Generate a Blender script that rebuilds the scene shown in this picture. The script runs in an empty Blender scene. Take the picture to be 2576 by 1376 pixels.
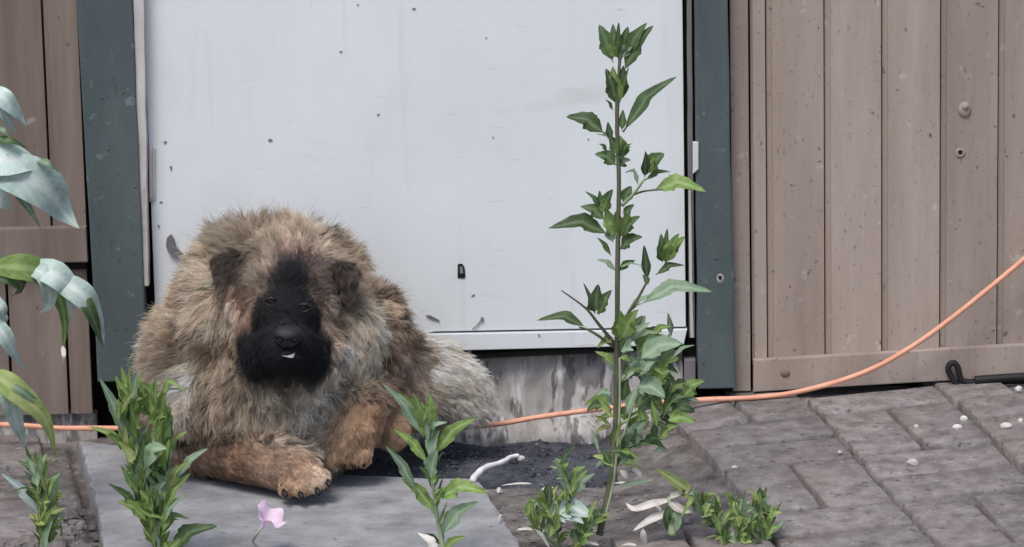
import bpy, bmesh, math, random
import numpy as np
from mathutils import Vector, Matrix, kdtree, noise

random.seed(7); rng = np.random.default_rng(7)
S = bpy.context.scene
COL = S.collection
R = math.radians

# ------------------------------------------------------------------ camera
PITCH, ROLL, FPX, DIST, CAMH = R(11.5), R(1.15), 9500.0, 6.6, 1.628
cd = bpy.data.cameras.new('camera'); cam = bpy.data.objects.new('camera', cd); COL.objects.link(cam)
cam.location = (0, -DIST, CAMH)
cam.rotation_euler = (Matrix.Rotation(R(90) - PITCH, 3, 'X') @ Matrix.Rotation(-ROLL, 3, 'Z')).to_euler()
cd.sensor_fit = 'HORIZONTAL'; cd.sensor_width = 36; cd.lens = FPX / 2576 * 36
cd.clip_start = 0.1; cd.clip_end = 500
S.camera = cam
# ------------------------------------------------------------------ sky, sun, exposure
SUN_EL, SUN_AZ = R(58), R(205)
W = bpy.data.worlds.new('World'); S.world = W; W.use_nodes = True
nt = W.node_tree; bg = nt.nodes['Background']
sk = nt.nodes.new('ShaderNodeTexSky'); sk.sky_type = 'NISHITA'; sk.sun_disc = False
sk.sun_elevation = SUN_EL; sk.sun_rotation = SUN_AZ; sk.dust_density = 2.6; sk.air_density = 1.0; sk.ozone_density = 1.0
nt.links.new(sk.outputs[0], bg.inputs[0]); bg.inputs[1].default_value = 0.115
sl = bpy.data.lights.new('sun', 'SUN'); sl.energy = 1.5; sl.angle = R(22); sl.color = (1.0, 0.95, 0.88)
sun = bpy.data.objects.new('sun', sl); COL.objects.link(sun)
sd = Vector((math.cos(SUN_EL) * math.sin(SUN_AZ), math.cos(SUN_EL) * math.cos(SUN_AZ), math.sin(SUN_EL)))
sun.rotation_euler = sd.to_track_quat('Z', 'Y').to_euler()
vs = S.view_settings; vs.view_transform = 'Standard'; vs.look = 'None'; vs.gamma = 1; vs.use_curve_mapping = False
vs.exposure = 0.5

# ------------------------------------------------------------------ measuring helpers
CM = np.array(cam.rotation_euler.to_matrix()); CP = np.array(cam.location)
def ray(px, py):
    return CM @ np.array([(px - 1288) / FPX, -(py - 688) / FPX, -1.0])
def P(px, py, Y):                       # point of the upright plane y = Y
    d = ray(px, py); t = (Y - CP[1]) / d[1]
    return Vector(CP + d * t)
def G(px, py, z=0.0):                   # point of the level plane z
    d = ray(px, py); t = (z - CP[2]) / d[2]
    return Vector(CP + d * t)
def smooth(a, b, x):
    t = max(0.0, min(1.0, (x - a) / (b - a))); return t * t * (3 - 2 * t)
def nz(x, y, z=0.0, s=1.0):
    return noise.noise((x * s, y * s, z * s))

# ------------------------------------------------------------------ object helpers
def link(o, parent=None):
    COL.objects.link(o)
    if parent is not None: o.parent = parent
    return o
def tag(o, label=None, cat=None, group=None, kind=None):
    if label: o['label'] = label
    if cat: o['category'] = cat
    if group: o['group'] = group
    if kind: o['kind'] = kind
    return o
def thing(name, label, cat, group=None, loc=(0, 0, 0)):
    o = bpy.data.objects.new(name, None); o.empty_display_size = .05; o.location = loc
    COL.objects.link(o); return tag(o, label, cat, group)
def child_of(o, parent):                # keep world coordinates under a moved Empty
    o.parent = parent; o.matrix_parent_inverse = Matrix.Translation(-Vector(parent.location))
def mesh_obj(name, verts, faces, mat, parent=None, smooth_=False, mats=None):
    me = bpy.data.meshes.new(name); me.from_pydata([tuple(v) for v in verts], [], faces); me.update()
    for m in (mats or [mat]): me.materials.append(m)
    if smooth_: me.polygons.foreach_set('use_smooth', [True] * len(me.polygons))
    o = bpy.data.objects.new(name, me); COL.objects.link(o)
    if parent is not None: child_of(o, parent)
    return o
def bm_obj(name, bm, mat, parent=None, smooth_=False):
    me = bpy.data.meshes.new(name); bm.to_mesh(me); bm.free(); me.materials.append(mat)
    if smooth_: me.polygons.foreach_set('use_smooth', [True] * len(me.polygons))
    o = bpy.data.objects.new(name, me); COL.objects.link(o)
    if parent is not None: child_of(o, parent)
    return o
def add_prism(bm, quad, y0, y1, bev=0.0):
    """front quad (4 (x,z), counter-clockwise seen from the camera) at y0, going back to y1"""
    f = [bm.verts.new((x, y0, z)) for x, z in quad]; b = [bm.verts.new((x, y1, z)) for x, z in quad]
    fs = [bm.faces.new(f), bm.faces.new(b[::-1])]
    n = len(quad)
    for i in range(n): fs.append(bm.faces.new((f[i], b[i], b[(i + 1) % n], f[(i + 1) % n])))
    if bev:
        es = {e for fc in fs[:1] for e in fc.edges}
        bmesh.ops.bevel(bm, geom=list(es), offset=bev, segments=2, affect='EDGES', profile=.6)
    return fs
def xz(px, py, Y):
    p = P(px, py, Y); return (p.x, p.z)
def rect(x0, z0, x1, z1): return [(x0, z0), (x1, z0), (x1, z1), (x0, z1)]
def tube(name, pts, r, mat, parent=None, seg=8, sub=6, taper=None, wob=0.0):
    """smooth tube along points, real mesh, closed ends"""
    pts = [Vector(p) for p in pts]; C = []
    for i in range(len(pts) - 1):
        p0, p1, p2, p3 = pts[max(i - 1, 0)], pts[i], pts[i + 1], pts[min(i + 2, len(pts) - 1)]
        for k in range(sub):
            t = k / sub
            C.append(.5 * ((2 * p1) + (p2 - p0) * t + (2 * p0 - 5 * p1 + 4 * p2 - p3) * t * t + (3 * p1 - p0 - 3 * p2 + p3) * t ** 3))
    C.append(pts[-1]); n = len(C); V = []; F = []
    up = Vector((0.13, 0.31, 0.94))
    for i, c in enumerate(C):
        t = (C[min(i + 1, n - 1)] - C[max(i - 1, 0)]).normalized()
        a = t.cross(up)
        if a.length < .05: a = t.cross(Vector((1, 0, 0)))
        a.normalize(); b = t.cross(a)
        rr = r if taper is None else r + (taper - r) * i / (n - 1)
        for k in range(seg):
            an = 2 * math.pi * k / seg
            V.append(c + (a * math.cos(an) + b * math.sin(an)) * rr * (1 + wob * nz(i * .35, math.cos(an) * .8, math.sin(an) + r * 900)))
    for i in range(n - 1):
        for k in range(seg):
            F.append((i * seg + k, i * seg + (k + 1) % seg, (i + 1) * seg + (k + 1) % seg, (i + 1) * seg + k))
    F.append(tuple(range(seg))[::-1]); F.append(tuple(range((n - 1) * seg, n * seg)))
    return mesh_obj(name, V, F, mat, parent, True)

# ------------------------------------------------------------------ materials
def mat(name, stops, scale=6.0, rough=.8, bump=.15, bscale=60.0, stretch=(1, 1, 1), detail=8, rand=.0,
        spots=None, spec=.3, trans=0.0, obj_offset=False, dist=0.002):
    """noise-coloured surface; spots = [(scale, lo, hi, colour, amount, stretch)] lays wear of another colour over it"""
    m = bpy.data.materials.new(name); m.use_nodes = True; t = m.node_tree; N = t.nodes; L = t.links
    bs = N['Principled BSDF']; bs.inputs['Roughness'].default_value = rough
    bs.inputs['Specular IOR Level'].default_value = spec
    tc = N.new('ShaderNodeTexCoord'); co = tc.outputs['Object']
    oi = N.new('ShaderNodeObjectInfo')
    if obj_offset:
        add = N.new('ShaderNodeVectorMath'); add.operation = 'ADD'
        sc = N.new('ShaderNodeVectorMath'); sc.operation = 'SCALE'; sc.inputs[3].default_value = 37.0
        cmb = N.new('ShaderNodeCombineXYZ')
        for k in range(3): L.new(oi.outputs['Random'], cmb.inputs[k])
        L.new(cmb.outputs[0], sc.inputs[0]); L.new(co, add.inputs[0]); L.new(sc.outputs[0], add.inputs[1]); co = add.outputs[0]
    def ns(scale, st, det=8, rg=.6):
        mp = N.new('ShaderNodeMapping'); mp.inputs['Scale'].default_value = st; L.new(co, mp.inputs[0])
        n = N.new('ShaderNodeTexNoise'); n.inputs['Scale'].default_value = scale; n.inputs['Detail'].default_value = det
        n.inputs['Roughness'].default_value = rg; L.new(mp.outputs[0], n.inputs['Vector']); return n.outputs['Fac']
    cr = N.new('ShaderNodeValToRGB'); e = cr.color_ramp.elements
    while len(e) < len(stops): e.new(.5)
    for el, (p, c) in zip(e, stops): el.position = p; el.color = (*c, 1)
    L.new(ns(scale, stretch, detail), cr.inputs[0]); col = cr.outputs[0]
    for (s_, lo, hi, c, am, st) in (spots or []):
        mr = N.new('ShaderNodeMapRange'); mr.inputs[1].default_value = lo; mr.inputs[2].default_value = hi
        mr.inputs[4].default_value = am; L.new(ns(s_, st, 6, .55), mr.inputs[0])
        mx = N.new('ShaderNodeMix'); mx.data_type = 'RGBA'; L.new(mr.outputs[0], mx.inputs[0]); L.new(col, mx.inputs[6])
        mx.inputs[7].default_value = (*c, 1); col = mx.outputs[2]
    if rand:
        hs = N.new('ShaderNodeHueSaturation'); mr = N.new('ShaderNodeMapRange')
        mr.inputs[3].default_value = 1 - rand; mr.inputs[4].default_value = 1 + rand
        L.new(oi.outputs['Random'], mr.inputs[0]); L.new(mr.outputs[0], hs.inputs['Value']); L.new(col, hs.inputs['Color']); col = hs.outputs[0]
    L.new(col, bs.inputs['Base Color'])
    if bump:
        b = N.new('ShaderNodeBump'); b.inputs['Strength'].default_value = bump; b.inputs['Distance'].default_value = dist
        L.new(ns(bscale, stretch, 10, .65), b.inputs['Height']); L.new(b.outputs[0], bs.inputs['Normal'])
    if trans:
        tr = N.new('ShaderNodeBsdfTranslucent'); L.new(col, tr.inputs[0]); mxs = N.new('ShaderNodeMixShader'); mxs.inputs[0].default_value = trans
        L.new(bs.outputs[0], mxs.inputs[1]); L.new(tr.outputs[0], mxs.inputs[2]); L.new(mxs.outputs[0], N['Material Output'].inputs[0])
    return m
U = (1, 1, 1)
M = {}
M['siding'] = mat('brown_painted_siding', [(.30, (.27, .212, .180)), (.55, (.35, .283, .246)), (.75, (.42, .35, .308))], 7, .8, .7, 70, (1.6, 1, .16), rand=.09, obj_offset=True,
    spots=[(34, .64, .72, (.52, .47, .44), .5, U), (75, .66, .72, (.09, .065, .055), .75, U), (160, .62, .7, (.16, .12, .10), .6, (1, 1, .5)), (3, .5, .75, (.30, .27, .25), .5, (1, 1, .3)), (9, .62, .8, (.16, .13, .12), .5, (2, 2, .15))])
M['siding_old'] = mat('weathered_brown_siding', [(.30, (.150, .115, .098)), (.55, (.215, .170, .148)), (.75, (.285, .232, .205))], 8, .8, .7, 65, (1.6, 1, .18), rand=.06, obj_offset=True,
    spots=[(30, .66, .74, (.40, .36, .34), .5, U), (45, .68, .73, (.05, .04, .04), .7, U), (8, .58, .8, (.10, .08, .075), .5, (2, 2, .2))])
M['post'] = mat('teal_grey_post_paint', [(.3, (.060, .080, .084)), (.6, (.085, .108, .112)), (.8, (.115, .140, .142))], 9, .7, .7, 60, (1, 1, .35),
    spots=[(40, .65, .72, (.20, .24, .24), .6, U), (90, .64, .7, (.04, .05, .055), .7, U), (26, .66, .75, (.03, .04, .045), .6, (1.5, 1.5, .4))])
M['door'] = mat('white_door_paint', [(.3, (.655, .69, .715)), (.6, (.71, .745, .765)), (.8, (.75, .785, .805))], 2.5, .45, .06, 18,
    spots=[(60, .70, .78, (.42, .43, .45), .45, U), (7, .55, .85, (.58, .59, .63), .6, U), (30, .60, .75, (.60, .61, .63), .5, (1, 1, .08)), (110, .68, .74, (.5, .5, .5), .5, U), (9, .60, .72, (.55, .53, .51), .45, (.35, 1, 1.6)), (55, .66, .72, (.47, .46, .45), .5, (.3, 1, 2.2))], spec=.35)
M['jamb'] = mat('dirty_white_jamb', [(.3, (.36, .335, .32)), (.55, (.53, .50, .485)), (.8, (.64, .61, .60))], 14, .7, .3, 60, (1, 1, .3),
    spots=[(16, .58, .68, (.12, .11, .11), .8, (2, 2, .4))])
M['jamb_dark'] = mat('grey_worn_jamb', [(.3, (.12, .115, .125)), (.6, (.22, .21, .22)), (.8, (.35, .34, .35))], 16, .7, .3, 60, (1, 1, .25))
M['gap'] = mat('gap_shade_black', [(.3, (.006, .006, .007)), (.7, (.014, .014, .015))], 20, .9, 0)  # near-black for gaps, holes and the strips that paint shade
M['sill'] = mat('stained_concrete_sill', [(.30, (.24, .222, .21)), (.5, (.47, .445, .428)), (.68, (.72, .70, .685))], 11, .85, .7, 45, (1.4, 1, .5),
    spots=[(13, .54, .60, (.14, .135, .135), .8, (1.3, 1, .5)), (32, .55, .60, (.11, .105, .11), .8, (1.5, 1, .45)), (26, .60, .66, (.72, .72, .72), .7, (1.6, 1, .3))], dist=.004)
M['slab'] = mat('grey_concrete_slab', [(.3, (.190, .192, .203)), (.52, (.300, .302, .318)), (.8, (.43, .43, .447))], 13, .9, .9, 110,
    spots=[(60, .63, .70, (.11, .11, .113), .7, U), (22, .62, .72, (.19, .19, .195), .6, (1, 1.6, 1)), (45, .70, .75, (.5, .5, .52), .5, U), (4, .55, .75, (.22, .21, .21), .6, U)])
M['brick'] = mat('worn_grey_brown_paver', [(.28, (.125, .110, .107)), (.48, (.212, .191, .187)), (.75, (.33, .305, .299))], 28, .92, 1.0, 90, rand=.13, obj_offset=True,
    spots=[(60, .60, .68, (.06, .054, .052), .7, U), (80, .64, .70, (.48, .45, .43), .6, U), (5, .5, .7, (.21, .165, .16), .6, U)], dist=.004)
M['soil'] = mat('dusty_soil', [(.3, (.070, .062, .059)), (.5, (.150, .136, .131)), (.75, (.30, .277, .268))], 22, .95, 1.0, 60, detail=12,
    spots=[(3.0, .56, .7, (.36, .31, .28), .5, U)], dist=.006)
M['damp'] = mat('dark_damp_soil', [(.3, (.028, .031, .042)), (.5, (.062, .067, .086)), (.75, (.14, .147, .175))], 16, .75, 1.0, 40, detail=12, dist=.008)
M['grit'] = mat('grit', [(.25, (.10, .095, .09)), (.5, (.27, .255, .245)), (.75, (.5, .48, .46))], 3, .9, .4, 90, rand=.5, obj_offset=True)
M['pebble'] = mat('white_pebble', [(.3, (.42, .41, .39)), (.7, (.74, .72, .69))], 30, .7, .3, 80)
M['cord'] = mat('salmon_orange_cord', [(.3, (.66, .30, .19)), (.7, (.84, .44, .31))], 40, .5, .35, 260)
M['rubber'] = mat('black_rubber', [(.3, (.008, .008, .009)), (.7, (.02, .02, .022))], 30, .55, .2, 90)
M['chip'] = mat('bare_grey_chip', [(.3, (.12, .12, .125)), (.7, (.27, .27, .28))], 40, .8, .3, 90)
M['twig'] = mat('bleached_twig', [(.3, (.62, .62, .63)), (.7, (.82, .82, .82))], 60, .7, .4, 120)
M['tape'] = mat('white_tape', [(.3, (.52, .54, .56)), (.7, (.68, .70, .72))], 30, .6, .2, 90)
def leaf_mat(n, a, b, c, rough=.55, trans=.34, spec=.3):
    m = mat(n, [(.3, a), (.52, b), (.78, c)], 42, rough, .5, 130, rand=.25, trans=trans, obj_offset=True, spec=spec,
            spots=[(90, .66, .71, (.16, .12, .06), .6, U)])
    t = m.node_tree; N = t.nodes; L = t.links; bs = N['Principled BSDF']; src = bs.inputs['Base Color'].links[0].from_socket
    rb = N.new('ShaderNodeAttribute'); rb.attribute_name = 'rib'; rn = N.new('ShaderNodeAttribute'); rn.attribute_name = 'run'
    # midrib, and side veins running obliquely from it
    mr = N.new('ShaderNodeMapRange'); mr.inputs[1].default_value = .16; mr.inputs[2].default_value = .03; L.new(rb.outputs['Fac'], mr.inputs[0])
    mm = N.new('ShaderNodeMath'); mm.operation = 'MULTIPLY_ADD'; mm.inputs[1].default_value = -.22; L.new(rb.outputs['Fac'], mm.inputs[0]); L.new(rn.outputs['Fac'], mm.inputs[2])
    sn = N.new('ShaderNodeMath'); sn.operation = 'MULTIPLY'; sn.inputs[1].default_value = 50; L.new(mm.outputs[0], sn.inputs[0])
    si = N.new('ShaderNodeMath'); si.operation = 'SINE'; L.new(sn.outputs[0], si.inputs[0])
    m2 = N.new('ShaderNodeMapRange'); m2.inputs[1].default_value = .82; m2.inputs[2].default_value = 1.0; m2.inputs[4].default_value = .4; L.new(si.outputs[0], m2.inputs[0])
    mx = N.new('ShaderNodeMath'); mx.operation = 'MAXIMUM'; L.new(mr.outputs[0], mx.inputs[0]); L.new(m2.outputs[0], mx.inputs[1])
    am = N.new('ShaderNodeMath'); am.operation = 'MULTIPLY'; am.inputs[1].default_value = .38; L.new(mx.outputs[0], am.inputs[0])
    mix = N.new('ShaderNodeMix'); mix.data_type = 'RGBA'; L.new(am.outputs[0], mix.inputs[0]); L.new(src, mix.inputs[6])
    mix.inputs[7].default_value = (*[min(.8, v * 1.3 + .10) for v in c], 1)
    for ln in list(src.links):
        if ln.to_node != mix: q = ln.to_socket; L.new(mix.outputs[2], q)
    return m
M['leaf_dark'] = leaf_mat('dark_green_leaf', (.045, .085, .030), (.078, .136, .052), (.135, .205, .088))
M['leaf_mid'] = leaf_mat('green_leaf', (.115, .195, .045), (.215, .325, .09), (.33, .45, .18))
M['leaf_pale'] = leaf_mat('pale_green_leaf', (.16, .26, .15), (.25, .36, .23), (.36, .46, .33))
M['leaf_blue'] = leaf_mat('glaucous_leaf', (.27, .38, .33), (.42, .53, .48), (.56, .65, .61), trans=.12)
M['leaf_yellow'] = leaf_mat('yellowing_leaf', (.20, .28, .08), (.32, .40, .13), (.46, .50, .24))
M['leaf_dry'] = leaf_mat('dry_bleached_leaf', (.42, .38, .33), (.60, .56, .52), (.74, .71, .69), .7, .1, .2)
M['stem'] = mat('brown_green_stem', [(.3, (.055, .060, .035)), (.7, (.16, .17, .10))], 30, .6, .3, 90, (1, 1, .2))
M['stem_pale'] = mat('pale_green_stem', [(.3, (.20, .27, .14)), (.7, (.40, .45, .30))], 30, .6, .3, 90, (1, 1, .2))
M['petal'] = mat('pink_petal', [(.3, (.78, .56, .74)), (.7, (.86, .70, .83))], 30, .6, .2, 90, trans=.25)

# ------------------------------------------------------------------ levels of the place
BACK = .05                              # ground runs up to here under the walls
XR0, XR1 = P(1640, 1030, 0).x, P(1890, 985, 0).x
ZR = P(1895, 988, 0).z; ZR2 = P(2576, 946, 0).z
def gh(x, y):                           # level of the paving; rises towards the right-hand wall
    k = smooth(XR0 - .12, XR1, x)
    top = ZR + (ZR2 - ZR) * max(0, min(1.6, (x - XR1) / (P(2576, 946, 0).x - XR1)))
    fall = 1 - smooth(-.05, -1.15, y) * .9 if y < 0 else 1
    fall = 1 - .75 * smooth(.0, 1.0, -y)
    return k * top * fall
pit0, pit1 = G(1010, 1199), G(1560, 1100)
PX0, PX1, PYF = G(820, 1195).x, G(1545, 1195).x, G(1200, 1207).y
def pit(x, y):
    return smooth(PX0 - .05, PX0 + .03, x) * (1 - smooth(PX1 - .04, PX1 + .04, x)) * smooth(PYF - .012, PYF + .02, y)
SLAB = [G(198, 1110), G(520, 1150), G(840, 1197), G(1205, 1208), G(1345, 1430), G(1400, 1500), G(255, 1500), G(262, 1400), G(250, 1300), G(222, 1190)]
def inside(poly, x, y):
    c = False; n = len(poly)
    for i in range(n):
        a, b = poly[i], poly[i - 1]
        if (a.y > y) != (b.y > y) and x < (b.x - a.x) * (y - a.y) / (b.y - a.y) + a.x: c = not c
    return c
def edge_dist(poly, x, y):
    d = 9
    for i in range(len(poly)):
        a, b = poly[i - 1], poly[i]; ab = b - a
        t = max(0, min(1, ((x - a.x) * ab.x + (y - a.y) * ab.y) / (ab.x ** 2 + ab.y ** 2)))
        d = min(d, math.hypot(x - a.x - ab.x * t, y - a.y - ab.y * t))
    return d
OPEN = [(G(*a, .05), G(*b, .05)) for a, b in (((2016, 1005), (2055, 1057)), ((2066, 1062), (2154, 1134)), ((2235, 1057), (2300, 1115)), ((1998, 1152), (2062, 1206)), ((2305, 1120), (2366, 1160)), ((2339, 1005), (2416, 1053)), ((2490, 1112), (2540, 1154)), ((2339, 1296), (2372, 1320)), ((2105, 1071), (2190, 1063)), ((2530, 1048), (2570, 1046)))]
def soil_z(x, y):
    z = gh(x, y) - .0150 + .0080 * nz(x, y, 0, 11) + .002 * nz(x, y, 3, 24) + .0015 * nz(x, y, 5, 60)
    if x < -.5 and edge_dist(SLAB, x, y) < .022: z -= .03
    for a, b in OPEN:
        if min(a.y, b.y) - .03 < y < max(a.y, b.y) + .03 and min(a.x, b.x) - .03 < x < max(a.x, b.x) + .03:
            ab = b - a; t = max(0, min(1, ((x - a.x) * ab.x + (y - a.y) * ab.y) / (ab.x ** 2 + ab.y ** 2)))
            z -= .034 * (1 - smooth(.011, .020, math.hypot(x - a.x - ab.x * t, y - a.y - ab.y * t)))
    return z - .020 * pit(x, y)
# ------------------------------------------------------------------ ground
def axis(a, b, step, far):
    c = list(np.arange(a, b + 1e-6, step)); s = step; lo = []; hi = []
    v = a
    while v > -far: s *= 1.6; v -= s; lo.append(v)
    v = b; s = step
    while v < far: s *= 1.6; v += s; hi.append(v)
    return lo[::-1] + c + hi
gx = axis(-1.1, 1.15, .007, 60); gy = [v for v in axis(-1.2, BACK, .007, 60) if v <= BACK + .01]
V = []; F = []
for y in gy:
    for x in gx:
        z = soil_z(x, y)
        if inside(SLAB, x, y) and edge_dist(SLAB, x, y) > .012: z = min(z, -.03)
        V.append((x, y, z))
nx = len(gx)
for j in range(len(gy) - 1):
    for i in range(nx - 1): F.append((j * nx + i, j * nx + i + 1, (j + 1) * nx + i + 1, (j + 1) * nx + i))
tag(mesh_obj('ground', V, F, M['soil'], None, True), 'dusty grey brown soil around the pavers', kind='structure')
# dark damp soil in the hollow before the door
V = []; F = []; xs = np.arange(PX0 - .06, PX1 + .05, .008); ys = np.arange(PYF - .01, BACK, .008)
for y in ys:
    for x in xs:
        p = pit(x, y)
        V.append((x, y, soil_z(x, y) + (.006 if p > .35 else -.02) + .004 * nz(x, y, 9, 22) * p + .003 * nz(x, y, 2, 75) * p))
n = len(xs)
for j in range(len(ys) - 1):
    for i in range(n - 1): F.append((j * n + i, j * n + i + 1, (j + 1) * n + i + 1, (j + 1) * n + i))
tag(mesh_obj('damp_soil', V, F, M['damp'], None, True), 'dark bluish damp soil in the hollow below the door', kind='structure')

# concrete slab: uneven polygon with chipped edge
def slab():
    bm = bmesh.new(); ring = []
    for i in range(len(SLAB)):
        a, b = SLAB[i], SLAB[(i + 1) % len(SLAB)]; m = max(2, int((b - a).length / .02))
        for k in range(m):
            p = a.lerp(b, k / m); q = .006 * nz(p.x, p.y, 1, 22) + .003 * nz(p.x, p.y, 4, 60)
            ring.append(Vector((p.x + q, p.y + q, 0)))
    cen = sum(ring, Vector()) / len(ring)
    def level(s, z): return [bm.verts.new((cen.x + (p.x - cen.x) * s, cen.y + (p.y - cen.y) * s, z + (.0025 * nz(p.x, p.y, 0, 9)))) for p in ring]
    L = [level(1.0, -.05), level(1.0, -.004), level(.994, .002), level(.985, .003)]
    k = len(ring)
    for a, b in zip(L, L[1:]):
        for i in range(k): bm.faces.new((a[i], a[(i + 1) % k], b[(i + 1) % k], b[i]))
    bm.faces.new(L[-1])
    return bm_obj('paving_slab', bm, M['slab'], None)
tag(slab(), 'large smooth grey concrete slab under the dog\'s outstretched paw', 'paving slab')

# ------------------------------------------------------------------ pavers
pav = tag(bpy.data.objects.new('pavement', None), 'worn grey brown pavers in dusty rows in front of the wall', kind='structure'); COL.objects.link(pav)
def paver_mesh(w, d, seed):
    bm = bmesh.new(); nxp, nyp = 6, 7; g = []
    US = (-.5, -.47, -.18, .18, .47, .5); VS = (-.5, -.486, -.28, 0, .28, .486, .5)
    for j in range(nyp):
        for i in range(nxp):
            u, v = US[i], VS[j]
            ed = min(.5 - abs(u), .5 - abs(v)); x, y = u * w, v * d
            if ed < .01:
                q = .004 * nz(x, y, seed, 14); x += q; y += .004 * nz(y, x, seed + 5, 14)
                if .5 - abs(u) < .01 and .5 - abs(v) < .01: x *= .96; y *= .985
            z = -.0028 * (1 if ed < .01 else 0) + .0016 * nz(x, y, seed * 1.7, 50) + .0012 * nz(x, y, seed * 3.1, 14)
            g.append(bm.verts.new((x, y, z)))
    for j in range(nyp - 1):
        for i in range(nxp - 1): bm.faces.new((g[j * nxp + i], g[j * nxp + i + 1], g[(j + 1) * nxp + i + 1], g[(j + 1) * nxp + i]))
    bd = [e for e in bm.edges if e.is_boundary]
    r = bmesh.ops.extrude_edge_only(bm, edges=bd)
    for v in r['geom']:
        if isinstance(v, bmesh.types.BMVert): v.co.z = -.05; v.co.x *= 1.01; v.co.y *= 1.01
    me = bpy.data.meshes.new('paving_stone'); bm.to_mesh(me); bm.free(); me.materials.append(M['brick'])
    me.polygons.foreach_set('use_smooth', [True] * len(me.polygons)); return me
PW, PD, PROT = .121, .242, R(10)
PMS = [paver_mesh(PW - .0105, PD - .010, s * 2.7) for s in range(9)]
org = G(2110, 1097, .05)
ca, sa = math.cos(PROT), math.sin(PROT); npv = 0
for J in range(-6, 5):
  for I in range(-8, 7):
    for h in (-.5, .5):
        vert = (I + J) % 2 == 0
        mu, mv = (I + .5) * PD, J * PD
        u, v = (mu + h * PW, mv) if vert else (mu, mv + h * PW)
        u += random.uniform(-.0022, .0022); v += random.uniform(-.0022, .0022)
        x, y = org.x + u * ca - v * sa, org.y + u * sa + v * ca
        if y > .0 or y < -1.5 or x < -1.15 or x > 1.25: continue
        if inside(SLAB, x, y) or edge_dist(SLAB, x, y) < .075: continue
        if pit(x, y) > .02 or (PX0 - .1 < x < PX1 + .09 and y > PYF - .08): continue
        if -.06 < x < .28 and y < -.50 and random.random() < .75: continue      # earth bed where the weeds stand
        if x < -.7 and y < -.55 and random.random() < .5: continue
        o = bpy.data.objects.new('paving_stone', random.choice(PMS)); COL.objects.link(o); o.parent = pav; npv += 1
        e = .04; zx = (gh(x + e, y) - gh(x - e, y)) / (2 * e); zy = (gh(x, y + e) - gh(x, y - e)) / (2 * e)
        o.location = (x, y, gh(x, y) + random.uniform(-.002, .002))
        o.rotation_euler = (zy + random.gauss(0, .005), -zx + random.gauss(0, .005), 0)
        o.rotation_euler = (Matrix.Rotation(zy + random.gauss(0, .006), 3, 'X') @ Matrix.Rotation(-zx + random.gauss(0, .006), 3, 'Y') @ Matrix.Rotation(PROT + random.gauss(0, .012) + (0 if vert else math.pi / 2), 3, 'Z')).to_euler()

# ------------------------------------------------------------------ walls, door, posts
TOPZ = 2.15
back = bmesh.new(); add_prism(back, rect(-2.2, -.1, 2.4, TOPZ), .115, .2)  # added backing box, keeps sky light out behind the boards
tag(bm_obj('wall', back, M['gap']), 'added black backing behind the boards that blocks sky light', kind='structure')

wr = thing('siding_wall', 'light brown vertical timber siding to the right of the white door', 'wall', loc=(P(2200, 985, 0).x, 0, P(2200, 985, 0).z))
def vx(px, Y): return P(px, 450, Y).x
def plank(name, x0, x1, z0, z1, m, parent, lip=.011, yf=0.0, crack=.0022, th=.016, z0b=None):
    """a board with a recessed lip on its left side, as on grooved siding"""
    bm = bmesh.new(); zb = z0 if z0b is None else z0b
    add_prism(bm, [(x0 + lip, z0), (x1, zb), (x1, z1), (x0 + lip, z1)], yf, yf + th, .0012)
    add_prism(bm, [(x0 + crack, z0), (x0 + lip + .001, z0), (x0 + lip + .001, z1), (x0 + crack, z1)], yf + .007, yf + th - .001)
    return bm_obj(name, bm, m, parent)
# base-board line (slightly out of level)
bbTL, bbTR, bbBR, bbBL = xz(1895, 905, -.012), xz(2700, 858, -.012), xz(2700, 938, -.012), xz(1895, 985, -.012)
def lineat(a, b, x): return a[1] + (b[1] - a[1]) * (x - a[0]) / (b[0] - a[0])
edges = [vx(p, 0) for p in (1887, 1927, 2073, 2217, 2364, 2509, 2654, 2800, 2946, 3092)]
for a, b in zip(edges, edges[1:]):
    plank('plank', a, b, lineat(bbTL, bbTR, a) - .012, TOPZ, M['siding'], wr, lip=.006 if b - a < .05 else .012, z0b=lineat(bbTL, bbTR, b) - .012)
bm = bmesh.new(); add_prism(bm, rect(vx(1839, 0), P(1870, 983, 0).z, vx(1884.5, 0), TOPZ), -.004, .016, .0015)
bm_obj('trim_board', bm, M['siding'], wr)
bbX = edges[-1]
bm = bmesh.new(); add_prism(bm, [bbBL, (bbX, lineat(bbBL, bbBR, bbX)), (bbX, lineat(bbTL, bbTR, bbX)), bbTL], -.016, -.001, .002)
bm_obj('base_board', bm, M['siding'], wr)
def disc(name, px, py, Y, r, h, m, parent, seg=14, dome=True, squash=1.0, hole=False):
    c = P(px, py, Y); V = []; F = []; prof = [(1, 0), (.92, .45), (.6, .85), (.25, 1.0)] if dome else [(1, 0), (1, .9), (.93, 1)]
    if hole: prof = [(1, 0), (.85, .8), (.6, 1), (.45, .6), (.4, -.3)]
    for a, b in prof:
        for k in range(seg):
            t = 2 * math.pi * k / seg; q = 1 + .12 * nz(math.cos(t), math.sin(t), px * .1, 1.5)
            V.append((c.x + r * a * q * math.cos(t), c.y - h * b, c.z + r * a * q * squash * math.sin(t)))
    for i in range(len(prof) - 1):
        for k in range(seg): F.append((i * seg + k, i * seg + (k + 1) % seg, (i + 1) * seg + (k + 1) % seg, (i + 1) * seg + k))
    F.append(tuple(range((len(prof) - 1) * seg, len(prof) * seg)))
    return mesh_obj(name, V, F, m, parent, True)
kn = disc('wall_plug', 2427, 275, -.001, .012, .0042, M['siding'], wr, squash=1.2)
disc('plug_cap', 2429, 268, -.006, .0055, .004, M['siding'], kn)
disc('nail_hole', 2416, 384, -.001, .009, .002, M['siding'], wr, hole=True); disc('nail', 2416, 382, -.0015, .0034, .0022, M['gap'], wr, dome=False)
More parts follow.
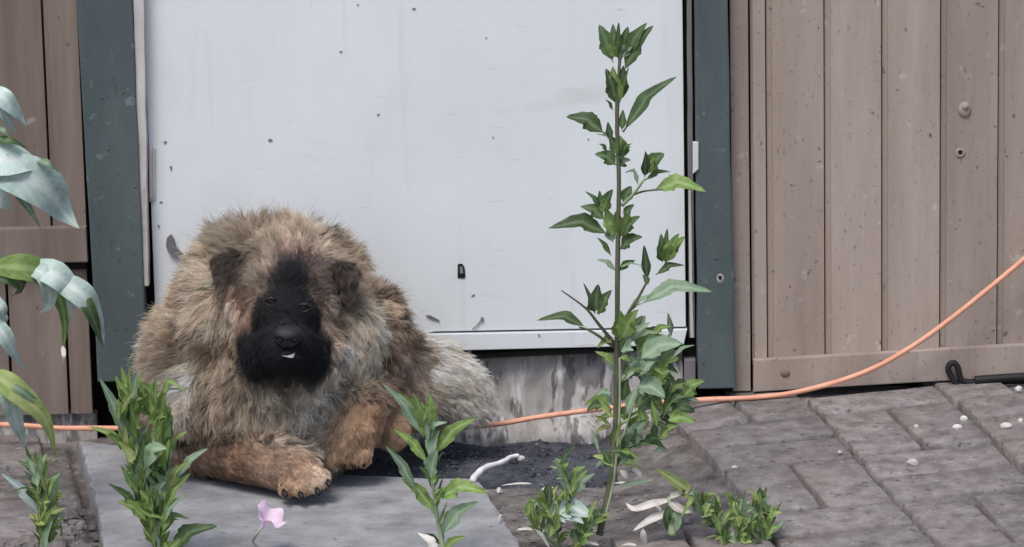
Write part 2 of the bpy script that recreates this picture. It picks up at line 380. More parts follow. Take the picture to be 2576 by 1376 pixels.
for (px, py) in ((2340, 338), (2278, 72), (1896, 1082 - 240), (2150, 620), (2060, 372), (2215, 890 - 30), (1944, 682), (1870, 782)):
    disc('nail', px, py, -.002, random.uniform(.0016, .0026), .0006, M['siding_old'], wr)
disc('knot', 1975, 938, -.017, .009, .0025, M['siding_old'], wr, squash=.8)

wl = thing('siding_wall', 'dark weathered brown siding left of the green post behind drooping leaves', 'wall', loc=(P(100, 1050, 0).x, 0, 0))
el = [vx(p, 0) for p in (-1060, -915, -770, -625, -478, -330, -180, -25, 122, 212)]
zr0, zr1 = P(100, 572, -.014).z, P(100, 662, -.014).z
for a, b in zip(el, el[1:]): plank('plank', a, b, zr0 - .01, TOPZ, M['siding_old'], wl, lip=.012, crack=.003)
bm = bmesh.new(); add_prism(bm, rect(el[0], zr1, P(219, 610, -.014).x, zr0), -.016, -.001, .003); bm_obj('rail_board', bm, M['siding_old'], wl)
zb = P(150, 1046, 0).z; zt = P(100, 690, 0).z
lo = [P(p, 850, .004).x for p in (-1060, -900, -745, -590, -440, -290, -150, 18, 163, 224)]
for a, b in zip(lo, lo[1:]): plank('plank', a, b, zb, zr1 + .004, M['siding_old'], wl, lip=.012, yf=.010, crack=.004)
bm = bmesh.new(); add_prism(bm, rect(el[0], zr1 - .016, P(217, 680, -.002).x, zr1 - .0025), .002, .0085); bm_obj('gap_shade_strip', bm, M['gap'], wl)  # solid black strip, paints the shadow under the rail board
bm = bmesh.new(); add_prism(bm, rect(el[0], -.05, P(238, 1060, 0).x, zb - .004), .03, .06); bm_obj('footing', bm, M['sill'], wl)

# posts
def post(name, pxl0, pxr0, pxl1, pxr1, pyb, label, front=-.035):
    x0, x1 = P(pxl0, 0, front).x, P(pxr0, 0, front).x; b0, b1 = P(pxl1, pyb, front).x, P(pxr1, pyb, front).x
    zt0 = P(300, 0, front).z; zb_ = P((pxl1 + pxr1) / 2, pyb, front).z
    k = (TOPZ - zt0) / (zt0 - zb_)
    bm = bmesh.new(); add_prism(bm, [(b0, zb_), (b1, zb_), (x1 + (x1 - b1) * k, TOPZ), (x0 + (x0 - b0) * k, TOPZ)], front, .03, .003)
    bmesh.ops.subdivide_edges(bm, edges=[e for e in bm.edges if abs(e.verts[0].co.z - e.verts[1].co.z) > .5], cuts=60)
    for v in bm.verts: v.co.x += .0016 * nz(v.co.x, v.co.z, 2, 9); v.co.y += .001 * nz(v.co.z, v.co.x, 6, 12)
    o = bm_obj(name, bm, M['post'], None); o['label'] = label; o['category'] = 'post'; return o
pl = post('door_post', 192, 333, 246, 372, 960, 'wide teal grey door post beside the dog, scuffed paint')
pr = post('door_post', 1748, 1831, 1757, 1850, 978, 'narrow teal grey door post right of the white door')
b = disc('washer', 1812, 700, -.0352, .0065, .0008, M['jamb'], pr, squash=1.35, hole=True)
disc('nail', 1811, 697, -.038, .003, .002, M['gap'], pr)
for (px, py) in ((300, 232), (245, 246), (262, 375), (330, 470), (1790, 650)):
    disc('nail', px + 10, py, -.0352, .0028, .001, M['post'], pl if px < 900 else pr)

# door frame: jamb strips, dark rebates, sill
fr = thing('door_frame', 'worn white and grey jamb strips with stained concrete sill around the door', 'door frame', loc=(P(1050, 1075, 0).x, 0, 0))
def strip(name, pt, pb, w0, w1, yt, yb, Y, m, th=.012, wob=.0):
    xa, xb = P(pt - w0 / 2, yt, Y).x, P(pt + w0 / 2, yt, Y).x; xc, xd = P(pb - w1 / 2, yb, Y).x, P(pb + w1 / 2, yb, Y).x
    z1, z0 = P((pt), yt, Y).z, P(pb, yb, Y).z
    if yt <= 0:
        k = (TOPZ - z1) / (z1 - z0); xa += (xa - xc) * k; xb += (xb - xd) * k; z1 = TOPZ
    bm = bmesh.new(); add_prism(bm, [(xc, z0), (xd, z0), (xb, z1), (xa, z1)], Y, Y + th, .0012)
    if wob:
        bmesh.ops.subdivide_edges(bm, edges=[e for e in bm.edges if abs(e.verts[0].co.z - e.verts[1].co.z) > .05], cuts=70)
        for v in bm.verts: v.co.x += wob * (nz(v.co.z, 1.3, pt, 16) + .6 * nz(v.co.z, 3.3, pt, 50))
    return bm_obj(name, bm, m, fr)
strip('jamb_strip', 348, 366, 27, 15, 0, 720, -.030, M['jamb'], .03, .0012)
strip('rebate', 366, 384, 34, 34, 0, 900, .024, M['gap'], .012)
strip('jamb_strip', 1734, 1741, 12, 14, 0, 850, -.003, M['jamb_dark'], .03, .0008)
strip('jamb_strip', 1735, 1741, 7, 8, 480, 850, -.006, M['jamb'], .003, .0006)
strip('rebate', 1730, 1738, 36, 40, 0, 985, .024, M['gap'], .012)
bm = bmesh.new(); add_prism(bm, [xz(1722, 905, .0), xz(1722, 985, .0), xz(1750, 985, .0), xz(1750, 905, .0)][::-1], .0, .03, .002); bm_obj('jamb_foot', bm, M['jamb_dark'], fr)
bm = bmesh.new(); c = [xz(1743, 357, -.036), xz(1757, 357, -.036), xz(1757, 425, -.036), xz(1743, 437, -.036)]
add_prism(bm, [c[3], c[2], c[1], c[0]], -.0385, -.030, .001); bm_obj('tape_strip', bm, M['tape'], fr)
# sill: rough concrete block below the door, with drips
def sill():
    x0, x1 = P(340, 1000, .03).x, P(1722, 1000, .03).x; z0, z1 = -.08, P(1288, 858, .03).z
    nxs, nzs = 170, 26; V = []; F = []
    for j in range(nzs):
        for i in range(nxs):
            x = x0 + (x1 - x0) * i / (nxs - 1); z = z0 + (z1 - z0) * j / (nzs - 1)
            y = .030 + .007 * nz(x * 2.2, z, 1, 18) + .004 * nz(x * 2, z * .6, 7, 46) - .02 * (1 - smooth(-.02, .03, z))
            V.append((x, y, z))
    for j in range(nzs - 1):
        for i in range(nxs - 1): F.append((j * nxs + i, j * nxs + i + 1, (j + 1) * nxs + i + 1, (j + 1) * nxs + i))
    nb = len(V); V += [(x0, .1, z0), (x1, .1, z0), (x1, .1, z1), (x0, .1, z1)]
    F.append(tuple((nzs - 1) * nxs + i for i in range(nxs)) + (nb + 2, nb + 3))
    return mesh_obj('sill', V, F, M['sill'], fr, True)
sill()
# door
dr = thing('door', 'plain white painted door with chips and a dark hole near its bottom', 'door', loc=(P(1050, 830, 0).x, 0, P(1050, 830, 0).z))
dx0t, dx1t = P(367, 0, .0).x, P(1721, 0, .0).x; dx0b, dx1b = P(387, 700, .0).x, P(1726, 860, .0).x
zA = P(387, 848, 0).z; zB = P(1726, 822, 0).z
bm = bmesh.new(); add_prism(bm, [(dx0b, zA), (dx1b, zB), (dx1b, 2.0), (dx0b - .0, 2.0)], .0, .022, .0015); bm_obj('door_panel', bm, M['door'], dr)
bm = bmesh.new(); add_prism(bm, [xz(387, 900, -.006), xz(1720, 868, -.006), (xz(1720, 0, -.006)[0], zB - .0035), (xz(387, 850, -.006)[0], zA - .0035)], -.006, .02, .0015); bm_obj('bottom_rail', bm, M['door'], dr)
bm = bmesh.new(); f = [xz(1100, 907, .004), xz(1720, 879, .004), xz(1720, 866, .004), xz(1100, 893, .004)]; add_prism(bm, f, .004, .026); bm_obj('rail_shadow_strip', bm, M['gap'], dr)  # black strip painting the shadow below the bottom rail
# hinge on the left edge: leaf plate and knuckle
c = [xz(381, 372, -.001), xz(392, 372, -.001), xz(392, 503, -.001), xz(381, 503, -.001)]
bm = bmesh.new(); add_prism(bm, [c[3], c[2], c[1], c[0]], -.003, .001, .0008); hg = bm_obj('hinge', bm, M['jamb'], dr)
tube('hinge_pin', [P(378, 366, -.004), P(379, 440, -.004), P(380, 508, -.004)], .0036, M['jamb'], hg, 10, 3)
def chip(px, py, w, h, rot=0, n=7, Y=-.0002, m='chip', name='paint_chip', th=.0015):
    c = P(px, py, Y); k = 6.79 / FPX; f = []
    for i in range(n):
        a = 2 * math.pi * i / n; q = random.uniform(.45, 1.25)
        x, z = math.cos(a) * w * .40 * q * k, math.sin(a) * h * .40 * q * k
        f.append((c.x + x * math.cos(rot) - z * math.sin(rot), c.z + x * math.sin(rot) + z * math.cos(rot)))
    bm = bmesh.new(); add_prism(bm, f, Y - th, Y + .0005); return bm_obj(name, bm, M[m], dr)
for a in ((1041, 21, 12, 7), (858, 131, 9, 8), (952, 288, 9, 6), (1223, 95, 8, 6), (680, 352, 20, 9), (415, 357, 11, 12), (430, 422, 7, 20), (400, 570, 8, 14), (405, 508, 10, 6), (995, 739, 9, 14), (1190, 743, 14, 5, .5), (1355, 843, 9, 12, 0, 6, -.0062), (1066, 848, 10, 22, 0, 6, -.0062), (900, 12, 6, 5), (1240, 345, 5, 4), (1480, 350, 6, 5)): chip(*a)
chip(1086, 797, 46, 9, -.42, 9, name='dry_leaf_bit', th=.004); chip(1212, 801, 9, 15, -.5, 8, name='dry_leaf_bit', th=.004)
tube('dry_stalk', [P(1210, 806, -.003), P(1200, 818, -.003), P(1188, 829, -.004)], .0011, M['chip'], dr, 5, 2)
c = P(1160, 681, 0)
ring = [(-9, -17), (6, -19), (10, -16), (9, 8), (3, 18), (-8, 17)]
k = 6.79 / FPX; bm = bmesh.new(); add_prism(bm, [(c.x + a * k, c.z + b * k) for a, b in ring], -.002, .001); ho = bm_obj('latch_hole', bm, M['gap'], dr)
bm = bmesh.new(); add_prism(bm, [(c.x + a * k * .45 + .0004, c.z + b * k * .5 + .002) for a, b in ring], -.0032, -.0015); bm_obj('latch_bolt', bm, M['jamb_dark'], ho)
bm = bmesh.new(); f = [xz(*q, -.001) for q in ((424, 632), (418, 615), (421, 597), (430, 588), (438, 600), (442, 618), (452, 630), (462, 640), (455, 648), (436, 640))]
add_prism(bm, f[::-1] if False else f, -.010, -.0005); bm.normal_update(); bmesh.ops.recalc_face_normals(bm, faces=bm.faces); bm_obj('torn_flap', bm, M['jamb_dark'], dr)

# ------------------------------------------------------------------ dog
def ellipsoid(bm, c, r, rot=(0, 0, 0), u=20, v=14):
    mt = Matrix.Translation(c) @ Matrix.Rotation(rot[2], 4, 'Z') @ Matrix.Rotation(rot[1], 4, 'Y') @ Matrix.Rotation(rot[0], 4, 'X') @ Matrix.Diagonal((*r, 1))
    bmesh.ops.create_uvsphere(bm, u_segments=u, v_segments=v, radius=1, matrix=mt)
def limb(bm, pts, rs, n=7):
    for i in range(len(pts) - 1):
        for k in range(n):
            t = k / n; p = pts[i].lerp(pts[i + 1], t); r = rs[i] + (rs[i + 1] - rs[i]) * t
            ellipsoid(bm, p, (r, r, r), u=14, v=9)
    ellipsoid(bm, pts[-1], (rs[-1],) * 3, u=14, v=9)
MZ = P(722, 850, -.50)                   # muzzle centre, origin of the combing
db = bmesh.new()
ellipsoid(db, P(690, 835, -.19), (.172, .14, .160))                 # trunk and back
ellipsoid(db, P(645, 720, -.22), (.108, .12, .090))
for a, b_, y, q in ((548, 790, -.315, (.046, .06, .075)), (575, 870, -.335, (.048, .055, .055)), (868, 850, -.31, (.042, .06, .080)), (655, 640, -.29, (.062, .055, .042)), (735, 648, -.29, (.062, .055, .042)), (500, 965, -.30, (.05, .06, .06))): ellipsoid(db, P(a, b_, y), q)     # ruff round the head                 # withers and neck ruff
ellipsoid(db, P(750, 725, -.22), (.105, .12, .090))
ellipsoid(db, P(492, 920, -.21), (.072, .12, .105))                 # right shoulder
ellipsoid(db, P(500, 1010, -.27), (.075, .11, .10))
ellipsoid(db, P(905, 905, -.18), (.072, .12, .120), (0, .25, 0))    # haunch
ellipsoid(db, P(700, 1000, -.30), (.155, .11, .105))                # chest
ellipsoid(db, P(730, 1090, -.33), (.10, .08, .055))
ellipsoid(db, P(712, 735, -.375), (.085, .085, .085))               # skull
ellipsoid(db, P(720, 790, -.425), (.062, .075, .055))               # stop and bridge
ellipsoid(db, P(720, 858, -.465), (.050, .075, .046))               # muzzle
ellipsoid(db, P(668, 880, -.435), (.040, .055, .050))               # jowls
ellipsoid(db, P(768, 885, -.435), (.038, .055, .050))
ellipsoid(db, P(712, 918, -.435), (.050, .050, .027))               # chin
ellipsoid(db, P(655, 845, -.42), (.038, .05, .050)); ellipsoid(db, P(783, 850, -.42), (.034, .05, .050))   # cheeks
for a, b_, y, q, t_ in ((596, 658, -.378, (.040, .014, .012), .05), (582, 678, -.386, (.030, .012, .015), .2), (566, 700, -.392, (.015, .010, .015), .4), (858, 680, -.370, (.025, .014, .012), .1), (866, 703, -.378, (.019, .012, .017), -.1), (873, 730, -.384, (.010, .009, .015), -.2)):
    ellipsoid(db, P(a, b_, y), q, (0, t_, 0))                       # folded triangular ears
limb(db, [P(490, 1075, -.30), P(570, 1125, -.36), P(680, 1160, -.435), P(745, 1185, -.475)], [.058, .050, .041, .036])
ellipsoid(db, P(770, 1203, -.492), (.038, .034, .023), (0, .15, 0))
for q, (a, b_) in enumerate(((722, 1228), (757, 1230), (792, 1220), (813, 1203))):    # toes
    ellipsoid(db, P(a, b_, -.520 + .012 * abs(q - 1.3)), (.0140, .021, .0150), u=12, v=8)
limb(db, [P(900, 990, -.28), P(890, 1050, -.36), P(880, 1090, -.385)], [.05, .048, .042])
ellipsoid(db, P(877, 1115, -.395), (.040, .030, .036))
for q, a in enumerate((842, 866, 890, 913)): ellipsoid(db, P(a, 1148 - 5 * abs(q - 1.5), -.405), (.0125, .019, .018), u=12, v=8)
limb(db, [P(960, 1010, -.22), P(965, 1060, -.28), P(985, 1085, -.30)], [.04, .036, .028])
limb(db, [P(1000, 930, -.14), P(1070, 945, -.125), P(1130, 968, -.115), P(1180, 1005, -.105)], [.058, .058, .048, .028])
tmp = bpy.data.meshes.new('dog_source'); db.to_mesh(tmp); db.free()
to = bpy.data.objects.new('dog_source', tmp); COL.objects.link(to)
m1 = to.modifiers.new('r', 'REMESH'); m1.mode = 'VOXEL'; m1.voxel_size = .0048
m2 = to.modifiers.new('s', 'SMOOTH'); m2.iterations = 4; m2.factor = .5
dg = bpy.context.evaluated_depsgraph_get(); dm = bpy.data.meshes.new_from_object(to.evaluated_get(dg))
bpy.data.objects.remove(to); bpy.data.meshes.remove(tmp)
nv = len(dm.vertices); co = np.empty(nv * 3); dm.vertices.foreach_get('co', co); co = co.reshape(-1, 3)
co[:, 2] = np.maximum(co[:, 2], np.where((co[:, 0] > PX0) & (co[:, 1] > PYF), -.018, .004))
co[:, 1] = np.minimum(co[:, 1], -.012)
dm.vertices.foreach_set('co', co.ravel()); dm.update()
dm.polygons.foreach_set('use_smooth', [True] * len(dm.polygons))

sand, cream, greyb = (.43, .335, .250), (.70, .61, .50), (.315, .25, .195)
dark, rust, tan, black = (.075, .060, .052), (.33, .222, .160), (.48, .315, .21), (.0105, .0115, .0145)
pinkc, olive, greyt = (.54, .39, .31), (.385, .315, .235), (.62, .54, .445)
# coat: (px, py, y, radius, colour, length, comb vector or None)
COAT = [
 (650, 580, -.24, .09, olive, .060, None), (560, 620, -.25, .07, olive, .060, None), (760, 590, -.24, .08, sand, .058, None), (700, 630, -.30, .05, sand, .045, None),
 (860, 640, -.24, .07, sand, .045, None), (500, 700, -.25, .07, sand, .042, None), (420, 790, -.25, .08, sand, .045, None), (400, 900, -.25, .07, greyb, .055, None),
 (470, 850, -.33, .06, sand, .06, None), (440, 980, -.28, .07, greyb, .055, (-.1, -.1, -1)), (490, 1090, -.30, .07, (.17, .115, .085), .03, (0, -.1, -1)),
 (480, 960, -.36, .04, cream, .068, (-.1, -.2, -1)), (560, 950, -.37, .05, sand, .06, None), (530, 760, -.34, .04, (.52, .42, .33), .056, None),
 (580, 680, -.41, .036, dark, .022, (-.35, -.25, -1)), (545, 662, -.39, .026, dark, .018, (-.6, -.2, -.7)), (864, 698, -.39, .028, dark, .020, (.2, -.25, -1)), (873, 730, -.39, .02, dark, .022, (.15, -.2, -1)),
 (660, 690, -.42, .026, greyb, .022, None), (800, 690, -.42, .024, (.20, .15, .125), .022, None), (740, 655, -.40, .02, (.2, .14, .115), .03, None),
 (738, 698, -.46, .033, black, .012, None), (712, 715, -.455, .022, (.014, .0135, .015), .012, None), (725, 745, -.48, .034, black, .010, None), (693, 775, -.48, .028, (.016, .015, .016), .012, None), (760, 785, -.48, .026, (.016, .015, .016), .012, None), (635, 790, -.44, .024, (.30, .2, .15), .022, (-.4, -.2, -.9)), (812, 795, -.43, .022, (.30, .215, .165), .022, (.4, -.2, -.9)), (668, 735, -.44, .018, (.16, .115, .09), .016, None), (785, 745, -.44, .018, (.16, .12, .095), .016, None),
 (720, 830, -.53, .048, (.019, .0205, .026), .008, None), (655, 845, -.50, .038, black, .018, (-.4, -.2, -1)), (782, 850, -.50, .034, black, .018, (.4, -.2, -1)),
 (632, 850, -.46, .024, black, .018, (-.4, -.2, -1)), (802, 855, -.46, .022, black, .018, (.4, -.2, -1)), (640, 900, -.48, .036, black, .024, (-.2, -.2, -1)), (785, 905, -.48, .034, black, .024, (.2, -.2, -1)), (712, 925, -.50, .042, black, .022, (0, -.2, -1)), (712, 975, -.46, .03, greyb, .04, (0, -.1, -1)),
 (570, 755, -.40, .034, pinkc, .038, (-.5, -.2, -.8)), (578, 800, -.41, .022, pinkc, .030, (-.5, -.2, -.8)), (560, 830, -.40, .032, sand, .04, None), (625, 740, -.42, .020, (.22, .14, .10), .02, None),
 (840, 770, -.40, .030, (.27, .215, .18), .03, (.4, -.2, -.9)), (850, 840, -.40, .030, pinkc, .045, (.25, -.2, -1)), (890, 850, -.36, .040, cream, .055, (.25, -.1, -1)), (860, 930, -.38, .045, cream, .055, (.15, -.1, -1)),
 (1000, 850, -.20, .06, rust, .035, (.5, 0, -.8)), (960, 780, -.20, .06, (.33, .235, .18), .04, (.6, 0, -.5)), (960, 930, -.26, .06, rust, .035, (.3, 0, -1)), (1020, 950, -.18, .05, (.29, .19, .14), .04, (.4, 0, -1)),
 (600, 1010, -.38, .06, sand, .064, (-.1, -.15, -1)), (700, 1030, -.41, .06, greyt, .064, (0, -.15, -1)), (790, 1040, -.40, .06, greyt, .05, (.1, -.15, -1)), (740, 1110, -.41, .05, greyt, .04, (.2, -.2, -1)), (560, 1050, -.36, .05, (.27, .2, .155), .045, (-.1, -.1, -1)),
 (540, 1130, -.38, .05, (.16, .10, .07), .016, (1, -.4, -.5)), (620, 1130, -.42, .045, (.21, .125, .08), .014, (1, -.6, -.4)), (690, 1165, -.47, .04, rust, .011, (1, -.6, -.3)), (760, 1195, -.51, .04, (.42, .28, .19), .006, (1, -.7, -.3)), (810, 1205, -.52, .03, (.60, .48, .37), .004, (.8, -.8, -.4)),
 (880, 1050, -.40, .05, (.30, .175, .105), .020, (-.1, -.2, -1)), (880, 1110, -.42, .045, tan, .016, (0, -.3, -1)), (880, 1150, -.42, .03, (.33, .21, .14), .010, (0, -.4, -1)), (975, 1075, -.31, .04, (.45, .31, .20), .016, (.1, -.2, -1)),
 (1090, 920, -.18, .06, (.74, .65, .54), .032, (1, -.1, -.25)), (1150, 950, -.17, .06, (.80, .71, .60), .036, (1, -.1, -.4)), (1200, 1000, -.13, .05, (.79, .70, .59), .040, (1, -.1, -.6)), (1130, 1010, -.17, .05, (.76, .66, .55), .034, (1, -.1, -.5)), (1060, 1030, -.13, .05, (.36, .3, .26), .045, (.6, -.1, -1)),
 (690, 800, -.05, .12, sand, .045, (0, 1, -.6)), (500, 900, -.10, .09, sand, .045, (-.4, 1, -.6)), (900, 800, -.08, .09, sand, .04, (.4, 1, -.6)),
]
CC = np.array([P(a, b_, y) for a, b_, y, *_ in COAT]); CR = np.array([q[3] for q in COAT]); CCOL = np.array([q[4] for q in COAT]); CLEN = np.array([q[5] * (.92 if q[5] > .028 else 1) for q in COAT])
CHAS = np.array([1.0 if q[6] else 0.0 for q in COAT]); CDIR = np.array([Vector(q[6]).normalized() if q[6] else (0, 0, 0) for q in COAT])
def coat(p):
    d2 = ((p[:, None, :] - CC[None]) ** 2).sum(2) / (CR[None] ** 2)
    w = np.exp(-1.6 * (d2 - d2.min(1, keepdims=True))); w /= w.sum(1, keepdims=True)
    return w @ CCOL, w @ CLEN, w @ CHAS, w @ CDIR
# skin colour follows the coat
ca_ = dm.color_attributes.new('coat', 'FLOAT_COLOR', 'POINT')
cc, ll, _, _ = coat(co); buf = np.ones((nv, 4)); buf[:, :3] = cc * .55; ca_.data.foreach_set('color', buf.ravel())
def attr_mat(name, rough, hair=False):
    m = bpy.data.materials.new(name); m.use_nodes = True; t = m.node_tree; N = t.nodes; L = t.links; bs = N['Principled BSDF']
    at = N.new('ShaderNodeAttribute'); at.attribute_name = 'coat'; L.new(at.outputs['Color'], bs.inputs['Base Color'])
    bs.inputs['Roughness'].default_value = rough; bs.inputs['Specular IOR Level'].default_value = .25 if hair else .2
    if hair:
        hi = N.new('ShaderNodeHairInfo'); at2 = N.new('ShaderNodeAttribute'); at2.attribute_name = 'tip'
        mx = N.new('ShaderNodeMix'); mx.data_type = 'RGBA'; cr = N.new('ShaderNodeMapRange'); cr.inputs[1].default_value = .35; cr.inputs[2].default_value = 1.0
        L.new(hi.outputs['Intercept'], cr.inputs[0]); L.new(cr.outputs[0], mx.inputs[0]); L.new(at.outputs['Color'], mx.inputs[6]); L.new(at2.outputs['Color'], mx.inputs[7])
        L.new(mx.outputs[2], bs.inputs['Base Color'])
    return m
dm.materials.clear(); dm.materials.append(attr_mat('dog_skin', .8))
dog = bpy.data.objects.new('dog', dm); COL.objects.link(dog)
tag(dog, 'big shaggy brown dog with a black face lying before the white door', 'dog')

EYES = (P(683, 757, -.476), P(764, 772, -.476)); NS = P(724, 846, -.545)
def vnoise(p, sc, seed):
    return np.array([noise.noise_vector((q[0] * sc + seed, q[1] * sc, q[2] * sc)) for q in p])
def fur(N=380000, NL=1100, NT=17000, K=7):
    """guard hair in three levels: locks (NL) bend tufts (NT), tufts gather hairs (N)"""
    dm.calc_loop_triangles(); nt_ = len(dm.loop_triangles); tv = np.empty(nt_ * 3, dtype=np.int32); dm.loop_triangles.foreach_get('vertices', tv); tv = tv.reshape(-1, 3)
    nr = np.empty(nv * 3); dm.vertices.foreach_get('normal', nr); nr = nr.reshape(-1, 3)
    a, b_, c_ = co[tv[:, 0]], co[tv[:, 1]], co[tv[:, 2]]; ar = np.linalg.norm(np.cross(b_ - a, c_ - a), axis=1)
    mid = (a + b_ + c_) / 3; nm = nr[tv].mean(1)
    wgt = ar * np.where(nm[:, 1] > .35, .2, 1.0) * np.where(mid[:, 2] < .008, .1, 1.0)
    _, lm, _, _ = coat(mid); wgt *= np.where(lm < .022, 2.4, 1.0)
    for e_, q_ in ((EYES[0], .0115), (EYES[1], .0115), (NS, .023)): wgt *= np.where(((mid - np.array(e_)) ** 2).sum(1) < q_ ** 2, 0.0, 1.0)
    def pick(n):
        i = rng.choice(nt_, n, p=wgt / wgt.sum()); u, v = rng.random(n), rng.random(n); s = u + v > 1; u[s], v[s] = 1 - u[s], 1 - v[s]
        w = 1 - u - v
        f = lambda A: A[tv[i, 0]] * w[:, None] + A[tv[i, 1]] * u[:, None] + A[tv[i, 2]] * v[:, None]
        q = f(nr); return f(co), q / np.linalg.norm(q, axis=1, keepdims=True)
    def unit(v): return v / np.maximum(np.linalg.norm(v, axis=-1, keepdims=True), 1e-9)
    def comb(p, n):
        _, _, h, dv = coat(p); rad = unit(p - np.array(MZ)) + np.array([0, .0, -.55])
        d = rad * (1 - h)[:, None] + dv
        return unit(d - n * (d * n).sum(1, keepdims=True))
    def near(pts, q):
        kd = kdtree.KDTree(len(pts))
        for i, v in enumerate(pts): kd.insert(v, i)
        kd.balance(); return np.array([kd.find(v)[1] for v in q])
    # locks
    lp, ln = pick(NL); lc, _, _, _ = coat(lp); lb = np.exp(rng.normal(.04, .42, NL)); lk = rng.random(NL); lj = rng.normal(0, 1, (NL, 3))
    # tufts
    tp, tn = pick(NT); tc, tl, _, _ = coat(tp); td = comb(tp, tn); li = near(lp, tp); fluffy = tl > .026
    sw = vnoise(tp, 15, 3.0) * 1.3 + vnoise(tp, 37, 9.0) * .9
    lift = np.where(fluffy, rng.uniform(.45, 1.15, NT), rng.uniform(.10, .28, NT))[:, None]
    tdir = unit(td + tn * lift + (lj[li] * .22 + sw * .55 + rng.normal(0, .20, (NT, 3))) * np.where(fluffy, 1, .22)[:, None] + np.array([0, 0, -.06]))
    tL = tl * rng.uniform(.65, 1.20, NT)
    br = np.exp(rng.normal(0, .16, NT)) * np.where(tc.mean(1) > .62, lb[li] ** .35, np.where(fluffy, lb[li], lb[li] ** .4)); br = np.where(tc.mean(1) < .03, np.exp(rng.normal(0, .15, NT)), br)
    tcol = tc * br[:, None]; kind = .75 * lk[li] + .25 * rng.random(NT); lng = fluffy & (tc.mean(1) > .1) & (tc.mean(1) < .60)
    ttip = tcol * 1.15
    ttip[lng & (kind < .36)] *= .28; tcol[lng & (kind < .22)] *= .42; mk = lng & (kind > .74); ttip[mk] = ttip[mk] * .5 + np.array(cream) * .52
    ttip = np.clip(ttip, .004, .7)
    # hairs
    p, n = pick(N); idx = near(tp, p); _, l0, _, _ = coat(p); own = comb(p, n); fl = l0 > .026; fly = (rng.random(N) < .30) & fl
    L = (.5 * l0 + .5 * tL[idx]) * rng.uniform(.65, 1.15, N) * np.where(fly, rng.uniform(.9, 1.35, N), 1)
    clump = np.where(fly, .05, np.where(fl, rng.uniform(.25, .70, N), .25))[:, None]
    d0 = unit(own * .6 + n * np.where(fl, .75, .42)[:, None] + rng.normal(0, .14, (N, 3)))
    d1 = unit(tdir[idx] * .8 + own * .3 + rng.normal(0, 1, (N, 3)) * np.where(fly, .30, .12)[:, None] + np.array([0, 0, -.16]) * fl[:, None])
    tip = (p + d1 * L[:, None]) * (1 - clump) + (tp[idx] + tdir[idx] * tL[idx][:, None]) * clump
    side = unit(np.cross(tdir, rng.normal(0, 1, (NT, 3)))); ph = rng.uniform(0, 6.28, NT); am = tL * rng.uniform(.0, .14, NT)
    t = np.linspace(0, 1, K); pts = np.empty((N, K, 3)); c1 = p + d0 * (L * .45)[:, None]; hs = unit(rng.normal(0, 1, (N, 3))) * (L * np.where(fl, .05, .01))[:, None]; hp = rng.uniform(0, 6.28, N)
    for k, s in enumerate(t):
        q = p * (1 - s) ** 2 + c1 * 2 * s * (1 - s) + tip * s * s
        pts[:, k] = q + side[idx] * (am[idx] * np.sin(ph[idx] + s * 6.0) * s)[:, None] + hs * (np.sin(hp + s * 7) * s)[:, None]
    pts[:, :, 2] = np.maximum(pts[:, :, 2], np.where((pts[:, :, 0] > PX0 + .01) & (pts[:, :, 1] > PYF), -.016, .0045)); pts[:, :, 1] = np.minimum(pts[:, :, 1], -.009)
    cv = bpy.data.hair_curves.new('fur'); cv.add_curves([K] * N)
    cv.attributes['position'].data.foreach_set('vector', pts.astype(np.float32).ravel())
    rd = np.outer(np.where(fly, .00040, np.where(fl, .00056, .00045)), 1 - .8 * t).astype(np.float32)
    at = cv.attributes.get('radius') or cv.attributes.new('radius', 'FLOAT', 'POINT'); at.data.foreach_set('value', rd.ravel())
    c0, _, _, _ = coat(p); col = .4 * c0 * br[idx][:, None] + .6 * tcol[idx]; col *= np.exp(rng.normal(0, .12, N))[:, None]
    for nm_, arr in (('coat', col), ('tip', .35 * col + .65 * ttip[idx])):
        at = cv.attributes.new(nm_, 'FLOAT_COLOR', 'CURVE'); bb = np.ones((N, 4), dtype=np.float32); bb[:, :3] = np.clip(arr, .003, .75); at.data.foreach_set('color', bb.ravel())
    cv.materials.append(attr_mat('dog_hair', .6, True))
    o = bpy.data.objects.new('fur', cv); COL.objects.link(o); o.parent = dog; o['kind'] = 'stuff'
    return o
fur()
M['nose'] = mat('black_nose_leather', [(.3, (.008, .008, .010)), (.7, (.016, .017, .020))], 90, .55, .6, 240, spec=.4)
M['eye'] = mat('dark_brown_eye', [(.3, (.010, .006, .004)), (.7, (.018, .010, .007))], 60, .25, 0, spec=.4)
M['claw'] = mat('black_claw', [(.3, (.010, .009, .009)), (.7, (.03, .027, .025))], 60, .4, .2, 120)
M['tooth'] = mat('wet_tooth', [(.3, (.55, .53, .56)), (.7, (.70, .68, .72))], 60, .25, .1, 120)
def blob(name, c, r, m, rot=(0, 0, 0), shape=None, u=20, v=14, parent=None):
    bm = bmesh.new(); ellipsoid(bm, Vector((0, 0, 0)), (1, 1, 1), u=u, v=v)
    for q in bm.verts:
        if shape: shape(q.co)
        q.co = Vector((q.co.x * r[0], q.co.y * r[1], q.co.z * r[2]))
    bmesh.ops.transform(bm, matrix=Matrix.Translation(c) @ Matrix.Rotation(rot[2], 4, 'Z') @ Matrix.Rotation(rot[1], 4, 'Y') @ Matrix.Rotation(rot[0], 4, 'X'), verts=bm.verts)
    return bm_obj(name, bm, m, parent or dog, True)
def nose_shape(c):
    w = 1 + .28 * c.z; c.x *= w
    for s in (-1, 1):
        d = math.hypot(c.x - s * .52, (c.z + .08) * 1.2)
        if c.y < 0: c.y += .55 * math.exp(-(d / .22) ** 2)
    if c.y < 0 and c.z < .1: c.y += .25 * math.exp(-(c.x / .10) ** 2)
